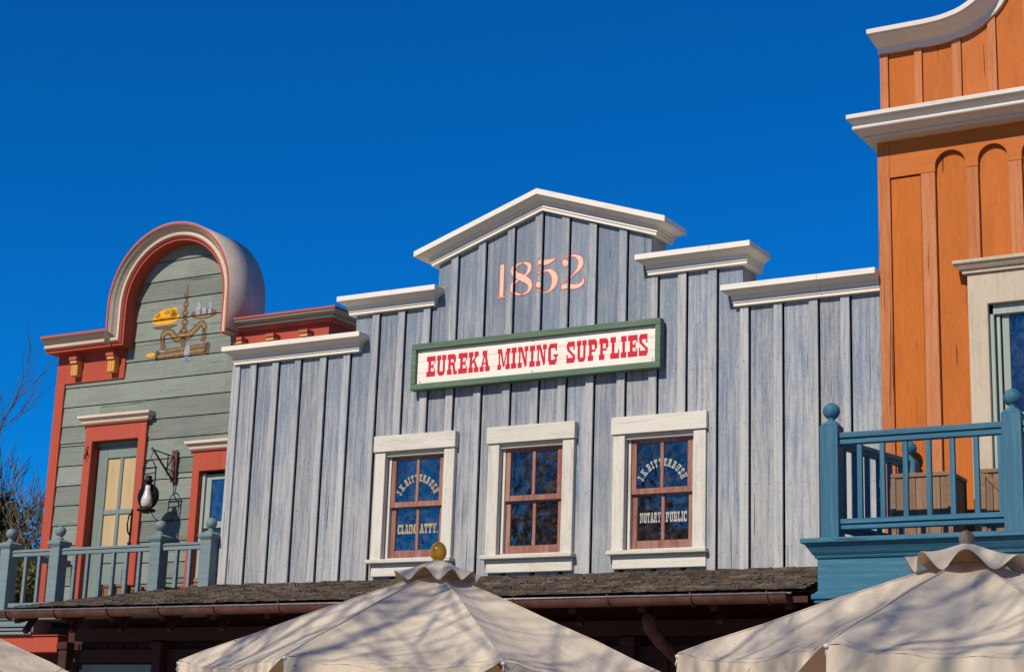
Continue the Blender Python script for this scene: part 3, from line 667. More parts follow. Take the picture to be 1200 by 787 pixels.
    m=MB();sweep(m,bp,[(-.43,.2405),(-.43,.252),(.48,.252),(.48,.19),(.13,.19),(.13,.2405)],Y,.5,True,True);m.build('arch_barrel_roof',M['metal'],T)
    m=MB();sweep(m,bp,[(.0,.12),(.0,.2),(.13,.2),(.13,.12)],Y,.5);m.build('arch_backing',M['red'],T)
    # right shoulder crown, returns down its side
    pr=[(.02,0,'redcap'),(.05,.03,'redcap')]
    def sc_(name,prof,mat):
        m=MB();cornice(m,cx+1.27,-3.93,Y-.045,3.6,8.30,prof,0,1,1.0);m.build(name,M[mat],T,.002)
    sc_('shoulder_cornice',[(.0,0),(.06,0),(.10,.02),(.10,.045),(0,.045)],'redcap')
    sc_('shoulder_cornice',[(0,.046),(.15,.048),(.17,.07),(.15,.09),(.19,.1),(.24,.12),(.255,.15),(0,.15)],'greige')
    sc_('shoulder_cornice',[(0,.151),(.27,.151),(.27,.185),(0,.185)],'redcap')
    m=MB();m.box(-9.62,-8.2,Y+.0,Y+.4,8.3,8.46);m.build('shoulder_backing',M['redcap'],T)
    # door
    d=MB();U_(d,-8.85,-7.51,.165,3.78,7.0,Y-.07,Y+.16,.27)
    D=d.build('door',M['red'],T,.006)
    def crown(x0,x1,z,par_):
        m=MB();cornice(m,x0,x1,Y-.07,Y-.001,z,[(0,0),(.03,0),(.03,.02),(0,.02)],1,1,1);m.build('crown_bead',M['redcap'],par_)
        m=MB();cornice(m,x0,x1,Y-.07,Y-.001,z+.021,[(0,0),(.045,0),(.06,.03),(.05,.055),(.08,.065),(.1,.085),(.115,.09),(.115,.135),(0,.145)],1,1,1);m.build('crown',M['cream'],par_,.003)
    crown(-8.85,-7.50,7.0,D)
    q=MB();yy=Y+.1
    a,b=-8.66,-7.70
    q.box(a,a+.2,yy,yy+.05,3.8,6.66);q.box(b-.14,b,yy,yy+.05,3.8,6.66);q.box(a+.2,b-.14,yy,yy+.05,6.46,6.66);q.box(a+.2,b-.14,yy,yy+.05,4.72,4.95);q.box(a+.2,b-.14,yy,yy+.05,3.8,4.05)
    mx=(a+.2+b-.14)/2;q.box(mx-.035,mx+.035,yy+.005,yy+.04,4.95,6.46);q.box(a+.2,b-.14,yy+.008,yy+.038,5.52,5.60);q.box(a+.2,b-.14,yy+.02,yy+.05,4.05,4.72);q.box(a+.3,b-.24,yy+.005,yy+.02,4.15,4.62)
    q.build('door_leaf',M['gtrim'],D,.006)
    q=MB();q.box(a+.2,b-.14,yy+.03,yy+.036,4.95,6.46);q.build('blind',M['blind'],D)
    q=MB();q.box(-8.69,-7.68,Y+.08,Y+.14,6.662,6.728);q.build('head_board',M['gtrim'],D)
    q=MB();hx=-7.66;q.tube([(hx,Y-.072,5.5),(hx-.005,Y-.13,5.44),(hx-.01,Y-.15,5.3),(hx-.005,Y-.13,5.18),(hx,Y-.072,5.12)],.014,6);q.lathe([(.035,-.075),(.035,-.09),(.015,-.1)],(hx,Y,5.0),10,'y');q.box(hx-.02,hx+.02,Y-.076,Y-.07,4.95,5.55);q.build('handle',M['iron'],D)
    q=MB();q.tube([(-8.77,Y-.075,6.55),(-8.80,Y-.1,6.5),(-8.77,Y-.12,6.44),(-8.74,Y-.1,6.50),(-8.77,Y-.1,6.6),(-8.75,Y-.08,6.65)],.01,6);q.build('hook',M['iron'],D)
    # window
    d=MB();U_(d,-6.47,-5.05,.145,4.3,6.42,Y-.07,Y+.16,.32)
    W=d.build('window',M['red'],T,.006);crown(-6.47,-5.05,6.42,W)
    s=MB();s.box(-6.52,-5.0,Y-.12,Y+.1,4.22,4.298);s.build('sill',M['red'],W,.006)
    q=MB();a,b=-6.31,-5.22
    q.box(a-.015,a+.05,Y+.02,Y+.14,4.32,6.08)
    for y_,u,v in ((Y+.05,5.2,6.06),(Y+.1,4.32,5.26)):
        q.box(a+.06,a+.16,y_,y_+.04,u,v);q.box(b-.1,b,y_,y_+.04,u,v);q.box(a+.16,b-.1,y_,y_+.04,u,u+.1);q.box(a+.16,b-.1,y_,y_+.04,v-.09,v)
    q.build('sash',M['sashg'],W,.005)
    q=MB();q.box(a+.12,b-.05,Y+.07,Y+.075,5.22,6.02);q.box(a+.12,b-.05,Y+.12,Y+.125,4.36,5.22);q.build('pane',M['glass'],W)
    # balcony deck and shopfront cornice below
    m=MB();m.box(-9.7,-4.75,-.22,Y+.05,3.66,3.76);m.build('balcony_deck',M['railg'],T,.006)
    m=MB();m.box(-9.75,-8.22,-.28,-.19,3.55,3.585);m.box(-9.75,-8.20,-.26,-.19,3.495,3.53);m.box(-9.75,-8.17,-.24,-.19,3.435,3.475);m.box(-9.75,-8.17,-.19,.2,3.43,3.66);m.build('deck_moulding',M['railg'],T,.004)
    m=MB();m.box(-9.7,-7.65,-.17,1.2,3.17,3.41);m.box(-9.7,-7.63,-.2,.0,3.412,3.43);m.build('shop_frieze',M['red'],T,.005)
    m=MB();m.box(-9.6,-7.7,.1,1.2,0,3.168);m.build('shop_wall',M['maroon'],T)
    # painted balance scale
    gb=[]
    for i in range(24):
        u=9.70-p*i;gb.append((u-p+.014,u))
    def dec(name,mat,polys,t):
        m=MB()
        for q in polys:
            for lo,hi in gb:
                c_=clip(q,1,lo,hi)
                if len(c_)>=3:
                    sh=lambda w,lo=lo,hi=hi:-.020*(hi-w)/(hi-lo+.014)
                    m.prism(c_,Y-t,Y-t+.0008,.5,shear=sh)
                    b_=len(m.v)-len(c_);
                    for j in range(len(c_)): x_,y_,z_=m.v[b_+j];m.v[b_+j]=(x_,y_+sh(z_),z_)
        return m.build(name,M[mat],T)
    def blob(x,z,rx,rz,n=14,a=0,b=2*PI): return [(x+rx*math.cos(a+(b-a)*i/(n if b-a<6 else n)),z+rz*math.sin(a+(b-a)*i/n)) for i in range(n+(1 if b-a<6 else 0))]
    dec('painted_gold_heap','goldp',[blob(-7.33,8.685,.29,.2,14,0,PI),blob(-7.36,8.68,.28,.06),blob(-7.6,8.12,.1,.035)]+[blob(-7.33+random.uniform(-.2,.2),8.74+random.uniform(-.03,.12),.07,.05,8) for _ in range(6)],.003)
    sp=[blob(-6.93,8.47+i*.075,.055+.03*(i%2==0)-.004*i,.05) for i in range(9)]+[blob(-6.92,9.19,.014,.07)]
    bp_=[(-7.38,8.33,.06),(-7.34,8.47,.1),(-7.2,8.47,.09),(-7.08,8.36,.11),(-6.95,8.40,.14),(-6.84,8.38,.11),(-6.7,8.46,.09),(-6.56,8.56,.09),(-6.47,8.46,.07)]
    beam=stroke(bp_,.012);hl=stroke([(x,z,w*.45) for x,z,w in bp_],0)
    legs=stroke([(-7.36,8.42,.08),(-7.37,8.30,.09),(-7.34,8.2,.11)],0)+stroke([(-6.50,8.5,.07),(-6.49,8.38,.09),(-6.52,8.26,.1)],0)+stroke([(-6.93,8.42,.07),(-6.93,8.30,.11),(-6.93,8.22,.07)],0)
    pans=[blob(-6.53,8.72,.27,.085),blob(-7.35,8.60,.27,.06,12,PI,2*PI)]
    logs=[[(-7.50,8.02),(-6.4,8.05),(-6.36,8.22),(-7.44,8.19)],blob(-6.40,8.13,.06,.11),blob(-7.46,8.10,.05,.09)]
    dec('painted_scale','brownp',sp+beam+legs+pans+logs,.005)
    dec('painted_highlights','tanp',hl+[blob(-6.93,8.47+i*.15,.03,.03,8) for i in range(4)]+[[(-7.42,8.145),(-6.45,8.175),(-6.45,8.195),(-7.42,8.165)],[(-7.44,8.06),(-6.45,8.09),(-6.45,8.12),(-7.44,8.10)],blob(-6.55,8.69,.17,.03)],.0062)
    dec('painted_weights','greyp',[R(-6.7,8.7,-6.6,8.88),blob(-6.65,8.91,.035,.04),R(-6.56,8.7,-6.48,8.82),R(-6.44,8.7,-6.37,8.86),blob(-6.405,8.88,.03,.03),blob(-6.82,8.1,.06,.13),blob(-6.82,7.98,.12,.025)]+[stroke([(-7.42,8.165,.025),(-6.44,8.195,.025)],0)[0]],.007)
    return T
green_building()

def baluster_between(mb,a,b,z0,z1,w=.045):
    pass
def newel(root,x,y,z0,z1,w,mat,br=.075,cap=.06,name='newel_post',plainc=False):
    m=MB();m.box(x-w/2,x+w/2,y-w/2,y+w/2,z0,z1)
    if plainc: m.rings([[(x-q,y-q,z),(x+q,y-q,z),(x+q,y+q,z),(x-q,y+q,z)] for q,z in ((w/2-.002,z1+.001),(w/2-.03,z1+.03),(w/2-.03,z1+.04))])
    else: m.rings([[(x-q,y-q,z),(x+q,y-q,z),(x+q,y+q,z),(x-q,y+q,z)] for q,z in ((w/2,z1-cap*1.2),(w/2+.012,z1-cap),(w/2+.035,z1-cap*.55),(w/2+.035,z1),(w/2-.01,z1+.02),(w/2-.04,z1+.035))])
    P=m.build(name,mat,root,.005)
    b=MB();zz=z1+.03
    prof=[(w*.28,0),(w*.3,.02),(w*.2,.035),(w*.16,.05),(w*.24,.06)]
    c=zz+.055+br*.93
    pr=[(r,h) for r,h in prof]+[(br*math.sin(t),c-zz-br*math.cos(t)) for t in [PI*(.12+.86*i/12) for i in range(13)]]
    b.lathe(pr,(x,y,zz),18);b.build('ball_finial',mat,P)
    return P
# green balcony railing
gr=thing('balcony_railing','weathered grey-teal balcony railing with ball finials in front of the red-trimmed green wall','railing',(-7,-.1,3.76))
px_=[-8.93,-7.87,-5.83,-4.86]
for x in px_: newel(gr,x,-.1,3.76,4.86,.20 if x!=px_[1] else .2,M['railg'],.085,.075)
for a,b in zip(px_[:-1],px_[1:]):
    m=MB();m.box(a+.1,b-.1,-.15,-.05,4.715,4.755);m.box(a+.1,b-.1,-.135,-.065,4.65,4.712);m.build('handrail',M['railg'],gr,.006)
    m=MB();m.box(a+.1,b-.1,-.13,-.07,3.86,3.93);m.build('bottom_rail',M['railg'],gr,.006)
    n=round((b-a-.2)/.262);
    for i in range(1,n):
        x=a+.1+(b-a-.2)*i/n;m=MB();m.box(x-.028,x+.028,-.128,-.072,3.93,4.65);m.build('baluster',M['railg'],gr,.004)
# left return of the railing
m=MB();m.box(-8.97,-8.89,0,1.22,4.65,4.755);m.build('handrail',M['railg'],gr,.006)

# boxes on the green balcony
def crate(name,label,x0,x1,y0,y1,z0,z1,diag=False,group='wooden crates on the balconies'):
    c=thing(name,label,'crate',((x0+x1)/2,(y0+y1)/2,z0),group)
    m=MB();n=max(3,round((x1-x0)/.14));w=(x1-x0)/n
    for i in range(n): m.box(x0+i*w+.003,x0+(i+1)*w-.003,y0+.02,y0+.04,z0,z1-.04);m.box(x0+i*w+.003,x0+(i+1)*w-.003,y1-.04,y1-.02,z0,z1-.04)
    n=max(3,round((y1-y0)/.14));w=(y1-y0-.08)/n
    for i in range(n):
        m.box(x0+.02,x0+.04,y0+.04+i*w+.003,y0+.04+(i+1)*w-.003,z0,z1-.04);m.box(x1-.04,x1-.02,y0+.04+i*w+.003,y0+.04+(i+1)*w-.003,z0,z1-.04)
    m.build('side_boards',M['brown'],c,.003)
    m=MB();t=.055
    m.box(x0,x1,y0,y1,z1-.045,z1);
    m.box(x0,x1,y0,y0+.0195,z0,z0+t)
    for x in (x0,x1-t): m.box(x,x+t,y0,y0+.0195,z0+t,z1-.05)
    m.box(x1-.0195,x1,y0+.03,y1,z0,z0+t)
    if diag: m.beam((x0+t,y0+.01,z1-.06),(x1-t,y0+.01,z0+t),.018,.05,up=(0,0,1))
    m.build('lid_and_battens',M['brownh'],c,.004)
    return c
crate('wooden_crate','brown crate on the green balcony, left of its neighbour in front of the door',-7.22,-6.74,.2,.6,3.762,4.22)
crate('wooden_crate','longer low brown crate on the green balcony, beside the door trim',-6.66,-5.98,.25,.65,3.762,4.17)

# wall lantern
def lantern():
    L=thing('wall_lantern','black iron railway lantern on a triangular bracket beside the green door','lantern',(-6.9,.8,5.4))
    Y=1.28;x=-6.86
    p=MB();p.box(x-.055,x+.055,Y-.05,Y-.02,5.95,6.47);p.build('wall_plate',M['rust'],L,.004)
    tip=(x-.03,.76,6.40)
    b=MB();b.tube([(x,Y-.06,6.36),tip],.011,6);b.tube([(x,Y-.06,5.98),tip],.016,6);b.tube([(x,Y-.2,6.375),(x,Y-.2,6.13)],.009,6);b.tube([(x,Y-.06,6.36),(x,Y-.22,6.15)],.009,6);b.tube([(x,Y-.06,6.12),(x,Y-.22,6.14)],.008,6)
    b.tube([(tip[0],tip[1],tip[2]),(tip[0],tip[1]-.03,tip[2]+.03),(tip[0],tip[1]-.05,tip[2])],.01,6)
    b.build('bracket',M['iron'],L)
    cx,cy=-6.90,.72
    f=MB()
    f.tube([(tip[0],tip[1],tip[2]),(cx,cy,6.22)],.006,5)
    for dx in (-.13,.13):
        f.tube([(cx+dx,cy,5.52),(cx+dx,cy,6.10)],.013,6)
    f.tube([(cx-.15,cy,6.1),(cx+.15,cy,6.1)],.013,6);f.tube([(cx-.13,cy,6.0),(cx+.13,cy,6.02)],.009,6)
    f.tube([(cx-.13,cy,6.1),(cx-.06,cy,6.2),(cx,cy,6.23),(cx+.06,cy,6.2),(cx+.13,cy,6.1)],.009,6)
    f.lathe([(.03,5.98-5.4),(.05,5.97-5.4),(.055,5.92-5.4),(.075,5.90-5.4),(.075,5.885-5.4),(.05,5.86-5.4),(.05,5.83-5.4)],(cx,cy,5.4),16)
    f.build('cage',M['iron'],L)
    g=MB();g.lathe([(.042,.43),(.045,.36),(.058,.30),(.085,.22),(.095,.16),(.085,.10),(.05,.06)],(cx,cy,5.4),18);g.build('glass_shade',M['milk'],L)
    b=MB();b.lathe([(.055,.07),(.08,.055),(.13,.05),(.15,.03),(.14,.01),(.08,0),(.05,-.02)],(cx,cy,5.4),18);b.build('lamp_base',M['iron'],L)
    r=MB();
    rs=[]
    for rr,dy in ((.21,0),(.20,.035),(.16,.065),(.09,.085),(.03,.09)):
        rs.append([(cx-.05+rr*math.cos(2*PI*k/24),cy+.06+dy,5.66+rr*math.sin(2*PI*k/24)) for k in range(24)])
    rs2=[[(q[0],q[1]+.008,q[2]) for q in ring] for ring in reversed(rs)]
    r.rings(rs+rs2,.5,True,True);r.build('reflector',M['iron'],L)
    w=MB();w.tube([(cx+.1,cy,5.4),(cx+.14,cy+.05,5.3),(cx+.2,cy+.2,5.24),(cx+.12,Y-.1,5.3),(x+.04,Y-.03,5.42),(x+.16,Y-.03,5.5),(x+.14,Y-.03,5.62),(x+.02,Y-.03,5.75),(x+.01,Y-.03,5.96)],.008,5);w.build('cable',M['iron'],L)
lantern()

# ================================================================== ORANGE BUILDING
def orange_building():
    T=thing('orange_storefront','orange panelled building with grey-white cornices and a swooping top','building',(8,4,0))
    Y=-.1;XL,XR=5.33,10.47;C=7.9
    for a_,b_ in ((XL,XL+.155),(XR-.155,XR)):
        m=MB();m.box(a_,b_,Y-.0,Y+.12,3.9,9.36);m.build('corner_board',M['orangeb'],T,.006)
    cols=[(5.49,5.84,0),(6.05,6.425,1),(6.575,6.93,1),(7.095,7.45,1),(7.62,7.98,1),(8.15,8.51,1),(8.68,9.04,1),(9.21,9.56,1),(9.74,10.31,0)]
    p=MB();b=MB();hole=(6.62,7.98,4.2,7.14)
    bx=[(5.872,6.046)]+[(cols[i][1]+.004,cols[i+1][0]-.004) for i in range(1,8)]
    for a,c,ar in cols:
        rects=subtract([(a-.03,c+.03,3.9,9.2)] if ar else [(a+.004,c+.022,3.9,8.84)],hole)
        for u,v,z0,z1 in rects: p.box(u,v,Y+(.065 if ar else .025),Y+.09,z0,z1)
    for a,c in bx:
        for u,v,z0,z1 in subtract([(a,c,3.9,8.855)],hole): b.box(u,v,Y,Y+.05,z0,z1)
    p.build('panel_boards',M['orange'],T,.003);b.build('batten',M['orangeb'],T,.005)
    # frieze with arched heads
    f=MB();zt=9.36;zb=8.86
    f.box(5.487,6.05,Y,Y+.05,zb,zt);x=6.05
    for a,c,ar in cols[1:-1]:
        if a>x+.001: f.box(x,a,Y,Y+.05,zb,zt)
        r=(c-a)/2;mx=(a+c)/2;zs=9.11-r
        n=14;arc=[(mx+r*math.cos(PI-PI*i/n),zs+r*math.sin(PI-PI*i/n)) for i in range(n+1)]
        for i in range(n):
            q=[arc[i],arc[i+1],(arc[i+1][0],zt),(arc[i][0],zt)];f.prism(q,Y,Y+.05,.4)
        x=c
    f.box(x,XR-.157,Y,Y+.05,zb,zt);f.build('arched_frieze',M['orangeh'],T)
    # upper panels
    def topz(x): return sum(topz0(x+q*.03) for q in range(-5,6))/11
    def topz0(x):
        d=abs(x-C);
        pts=[(0,12.05),(.35,11.95),(.6,11.7),(.75,11.3),(.85,11.0),(.93,10.87),(1.06,10.74),(1.25,10.61),(1.5,10.53),(1.75,10.50),(2.6,10.5)]
        for (a,za),(b_,zb_) in zip(pts[:-1],pts[1:]):
            if a<=d<=b_: return za+(zb_-za)*(d-a)/(b_-a)
        return 10.5
    u=MB();v=MB();YU=Y+.02
    xs=[5.39,5.49,5.83,5.92,6.30,6.41,6.745,6.84,7.18,7.28,7.62,7.72,8.08,8.18,8.52,8.62,8.96,9.05,9.39,9.48,9.88,9.97,10.31,10.41]
    for i in range(len(xs)-1):
        a,c=xs[i]+(.009 if i%2 else 0),xs[i+1]-(.003 if i%2 else 0);n=4;w=(c-a)/n;rr=random.random();bat=i%2==0
        for k in range(n):
            x0,x1=a+k*w,a+(k+1)*w
            (v if bat else u).prism([(x0,9.5),(x1,9.5),(x1,topz(x1)+.05),(x0,topz(x0)+.05)],YU-(.03 if bat else 0),YU+.04,rr)
    u.build('upper_panel_boards',M['orange'],T);v.build('upper_batten',M['orangeb'],T)
    bk=MB()
    n=60
    bk.prism([(5.4,9.3),(10.4,9.3)]+[(10.4-5.0*i/n,topz(10.4-5.0*i/n)+.02) for i in range(n+1)],YU+.042,YU+.35)
    for a,c,z0,z1 in subtract([(XL+.01,XR-.01,0,9.4)],hole): bk.box(a,c,Y+.092,Y+.3,z0,z1)
    bk.box(XL+.01,XL+.2,Y+.3,9,0,9.3);bk.box(XR-.2,XR-.01,Y+.3,9,0,9.3);bk.box(XL,XR,Y+.3,9,9.2,9.3);bk.box(XL+.01,XR-.01,8.8,9,0,9.2);bk.box(XL+.2,XR-.2,.8,.85,3,9)
    bk.build('wall',M['orangeb'],T)
    P2=[(0,0),(.20,0),(.20,.024),(.19,.028),(.24,.05),(.29,.075),(.33,.08),(.35,.09),(.358,.105),(.352,.125),(.335,.138),(.36,.165),(.40,.19),(.40,.2),(.44,.206),(.44,.262)]
    c=MB();cornice(c,XL,XR,Y,.5,9.33,P2,1,1,.55);c.build('cornice',M['gwhite'],T,.004)
    xl,xr=5.38,10.42
    path=[(xl-.0,10.5)]+[(x,topz(x)) for x in [xl+.01+(5.04-.02)*i/110 for i in range(111)]]+[(xr,10.5)]
    s=MB();sec=[(0.02,0),(-.06,0),(-.065,.065),(-.08,.068),(-.11,.08),(-.16,.105),(-.22,.135),(-.26,.155),(-.275,.165),(-.275,.172),(-.32,.175),(-.32,.235),(.3,.235),(.3,0)]
    rs=[]
    for i,(x,z) in enumerate(path):
        a=path[max(i-2,0)];b_=path[min(i+2,len(path)-1)];d=Vector((b_[0]-a[0],b_[1]-a[1])).normalized();nx,nz=-d.y,d.x
        k=0
        ring=[]
        for y,o in sec:
            ex=0
            if i==0: ex=-.2*max(0,-y-.02)
            if i==len(path)-1: ex=.2*max(0,-y-.02)
            ring.append((x+nx*o+ex,YU+y,z+nz*o))
        rs.append(ring)
    s.rings(rs,.5,True,False);s.build('swooping_cornice',M['gwhite'],T)
    # tall window
    w=MB();U_(w,6.42,8.18,.23,4.25,7.50,Y-.06,Y+.12,.38);W=w.build('window',M['sand'],T,.006)
    w=MB();cornice(w,6.40,8.20,Y-.065,Y,7.50,[(0,0),(.03,0),(.03,.03),(.06,.05),(.1,.1),(.12,.11),(.12,.15),(0,.16)],1,1,1);w.box(6.38,6.68,Y-.09,Y-.061,4.2,4.4);w.build('crown',M['sand'],W,.004)
    q=MB();yy=Y+.05
    q.box(6.651,6.70,yy-.04,yy+.1,4.3,7.119);q.box(6.72,6.76,yy,yy+.1,4.3,7.1)
    for y_,a,c in ((yy+.02,5.75,7.1),(yy+.07,4.3,5.85)):
        q.box(6.78,6.86,y_,y_+.04,a,c);q.box(7.84,7.92,y_,y_+.04,a,c);q.box(6.86,7.84,y_,y_+.04,a,a+.08);q.box(6.86,7.84,y_,y_+.04,c-.08,c)
    q.box(6.651,7.95,yy-.04,yy+.1,7.0,7.119)
    q.build('sash',M['sashg'],W,.005)
    q=MB();q.box(6.82,7.9,yy+.045,yy+.05,5.8,7.05);q.box(6.82,7.9,yy+.095,yy+.1,4.3,5.8);q.build('pane',M['glass2'],W)
    # balcony platform
    YB=-2.0
    B=MB();B.box(5.22,10.5,YB,Y-.002,2.9,4.02);B.build('balcony_body',M['tealh'],T,.008)
    m=MB();cornice(m,5.22,10.5,YB,Y-.003,3.965,[(0,0),(.02,0),(.03,.03),(.035,.035),(.05,.05),(.075,.09),(.08,.095),(.10,.13),(.12,.15),(.15,.155),(.15,.205)],1,1,.95);m.build('balcony_crown',M['tealh'],T,.003)
    m=MB();cornice(m,5.22,10.5,YB,Y-.003,3.49,[(0,0),(.03,0),(.03,.03),(.025,.035),(.055,.04),(.055,.085),(.03,.1),(.0,.13)],1,1,1);m.build('balcony_moulding',M['tealh'],T,.003)
    for x in (5.45,7.9,10.3):
        q=MB();q.box(x-.12,x+.12,YB+.1,YB+.34,0,2.9);q.build('balcony_post',M['teal'],T,.01)
    return T
orange_building()
tr=thing('balcony_railing','bright teal-blue balcony railing with ball finials in front of the orange wall','railing',(7,-1.9,4.17))
YR=-1.95
tp=[5.38,7.36,9.4,10.42]
for i,x in enumerate(tp): newel(tr,x,YR,4.17,5.41,.205,M['teal'],.094,.045,plainc=True)
newel(tr,5.70,-.24,4.17,5.28,.19,M['teal'],.09,.045,plainc=True)
for a,b in zip(tp[:-1],tp[1:]):
    for z0,z1,nm in ((5.20,5.33,'handrail'),(4.27,4.385,'bottom_rail')):
        h=(z1-z0);m=MB();m.box(a+.103,b-.103,YR-.055,YR+.055,z0+h*.52,z1);m.box(a+.103,b-.103,YR-.035,YR+.035,z0+h*.4,z0+h*.52);m.box(a+.103,b-.103,YR-.045,YR+.045,z0,z0+h*.4);m.build(nm,M['tealh'],tr,.006)
    n=round((b-a-.2)/.262)
    for i in range(n):
        x=a+.103+(b-a-.206)*(i+.85)/n
        if x<b-.12:
            m=MB();m.box(x-.027,x+.027,YR-.027,YR+.027,4.386,5.199);m.build('baluster',M['teal'],tr,.004)
pa=Vector((5.38,YR+.1,0));pb=Vector((5.69,-.34,0))
for z,h,nm in ((5.255,.11,'handrail'),(4.33,.09,'bottom_rail')):
    m=MB();m.beam(pa+Vector((0,0,z+.02)),pb+Vector((0,0,z+.02)),.10,h*.5);m.beam(pa+Vector((0,0,z-.03)),pb+Vector((0,0,z-.03)),.075,h*.5);m.build(nm,M['teal'],tr,.005)
for i in range(6):
    q=pa.lerp(pb,(i+.7)/6.2);m=MB();m.box(q.x-.026,q.x+.026,q.y-.026,q.y+.026,4.37,5.20);m.build('baluster',M['teal'],tr,.004)
crate('wooden_crate','brown slatted crate behind the teal railing, in front of the orange boards',5.72,6.42,-1.0,-.4,4.175,5.02)
crate('wooden_crate','brown crate with diagonal brace on the teal balcony, below the tall window',6.72,7.5,-.95,-.4,4.175,5.03,True)

# ================================================================== UMBRELLAS
def umbrella(label,cx,cy,zt,za,R_,th,finial,seed,capk=1.0):
    rg=random.Random(seed)
    U=thing('patio_umbrella',label,'umbrella',(cx,cy,0),'cream canvas umbrellas in front of the shops')
    n=8;ns,nr=24,20
    def P(k,s,r):
        a0=th+k*PI/4;a1=a0+PI/4
        p0=Vector((math.cos(a0),math.sin(a0)));p1=Vector((math.cos(a1),math.sin(a1)));p=(p0*(1-s)+p1*s)*R_*r
        sag=math.sin(PI*s)
        z=za+(zt-za)*(r**1.06)-sag*.075*r-.035*sag*math.sin(PI*r)
        w=(.007*math.sin(7*s*PI+3*k+5*r)+.010*math.sin((s*7-r*11)+k*2.1)+.008*math.sin(r*19+s*4+k))*sag*r
        w+=.006*math.sin(5*r*PI+6*s+k)*math.exp(-(s/.12)**2)*r
        # pull folds toward the rib tips
        w+=.014*math.sin(26*s)*math.exp(-((1-r)/.16)**2)*(math.exp(-(s/.3)**2)+math.exp(-((1-s)/.3)**2))
        return (cx+p.x,cy+p.y,z+w)
    c=MB()
    for k in range(n):
        g=[[P(k,i/ns,.03+.97*j/nr) for i in range(ns+1)] for j in range(nr+1)]
        vs=[p for r in g for p in r];fs=[]
        for j in range(nr):
            for i in range(ns): a=j*(ns+1)+i;fs.append((a,a+1,a+ns+2,a+ns+1))
        c.add(vs,fs,.5,True)
    o=c.build('canopy',M['canvas'],U,fix=False)
    sm=MB()
    for k in range(n):
        pts=[P(k,0,.05+.95*j/10) for j in range(11)];sm.tube([(a,b,z+.004) for a,b,z in pts],.0055,5)
    sm.build('seam',M['canvas2'],U)
    for k in range(n):
        v=MB();g=[];nn=16;hh=.30;m_=6
        for j in range(m_+1):
            row=[];t=j/m_
            cut=.30*(t**.6)                                  # the cut that opens beside the rib tip
            for i in range(nn+1):
                s=i/nn*(1-cut)
                x,y,z=P(k,s,1.0);a=th+(k+.5)*PI/4
                out=.02*t+.022*math.sin(s*21+k)*t+.06*t*(s**6)
                fold=1-.25*math.sin(PI*s)*t*.3
                row.append((x+out*math.cos(a),y+out*math.sin(a),z-.002-hh*t*fold))
            g.append(row)
        vs=[p for r in g for p in r];fs=[]
        for j in range(m_):
            for i in range(nn): a=j*(nn+1)+i;fs.append((a,a+1,a+nn+2,a+nn+1))
        v.add(vs,fs,.5,True);v.build('valance',M['canvas'],U,fix=False)
    hm=MB()
    for k in range(n):
        pts=[P(k,i/16,.965) for i in range(17)];hm.tube([(a,b,z+.002) for a,b,z in pts],.0022,4)
    hm.build('hem_stitching',M['canvas2'],U)
    for k in range(n):
        a=th+k*PI/4;r=MB();r.beam((cx+.06*math.cos(a),cy+.06*math.sin(a),za-.09),(cx+(R_-.02)*math.cos(a),cy+(R_-.02)*math.sin(a),zt-.035),.022,.03);R0=r.build('rib',M['pole'],U)
        t=MB();e=Vector((cx+R_*math.cos(a),cy+R_*math.sin(a),zt-.01));t.tube([e-Vector((math.cos(a)*.03,math.sin(a)*.03,.0)),e+Vector((math.cos(a)*.012,math.sin(a)*.012,-.006))],[.015,.013],8)
        t.tube([e+Vector((0,0,-.015)),e+Vector((math.cos(a)*.012,math.sin(a)*.012,-.05)),e+Vector((-.01,0,-.06))],.005,5);t.build('rib_tip',M['capw'],R0)
    p=MB();p.lathe([(.032,0),(.032,za-.05)],(cx,cy,0),14);p.lathe([(.3,0),(.3,.06),(.06,.1),(.05,.5)],(cx,cy,.0),20);p.build('pole',M['pole'],U)
    # ruffled vent cap
    c=MB();rc=.335*capk;na=96;rows=[]
    for j in range(11):
        t=j/10;row=[]
        for i in range(na):
            a=2*PI*i/na
            ruf=math.sin(a*8+1.1*math.sin(a*2+seed)+seed)
            r=rc*(.07+.93*t)*(1+.05*ruf*t*t)
            z=za+.10-.145*t**1.1+.05*ruf*t**3 - .012*t*math.cos(8*(a-th))
            row.append((cx+r*math.cos(a),cy+r*math.sin(a),z))
        rows.append(row)
    c.rings(rows,.5,False,True);c.build('vent_cap',M['canvas2'],U,fix=False)
    f=MB()
    z0=za+.12
    if finial=='amber': f.lathe([(.035,-.01),(.042,.005),(.045,.015)]+[(.068*math.sin(t),.085-(.075 if t<1.6 else .085)*math.cos(t)) for t in [.6+2.45*i/14 for i in range(15)]]+[(.003,.170)],(cx,cy,z0-.045),24)
    else: f.lathe([(.03,-.05),(.046,-.02),(.05,.01),(.046,.035),(.032,.055),(.012,.066)],(cx,cy,z0),18)
    f.build('finial',M['amber' if finial=='amber' else 'greyknob'],U)
    return U
umbrella('cream canvas umbrella with glossy golden finial in front of the first sash window',4.30,-8.10,2.35,3.155,2.0,-2.326,'amber',1)
umbrella('cream canvas umbrella with grey wooden finial in front of the teal balcony',8.79,-8.78,2.36,3.04,1.89,-2.496,'grey',5,1.12)
umbrella('cream canvas umbrella cut off below the green balcony, left of the golden finial one',0.32,-10.48,2.26,2.98,1.75,-2.36-PI/2-.2,'grey',9)

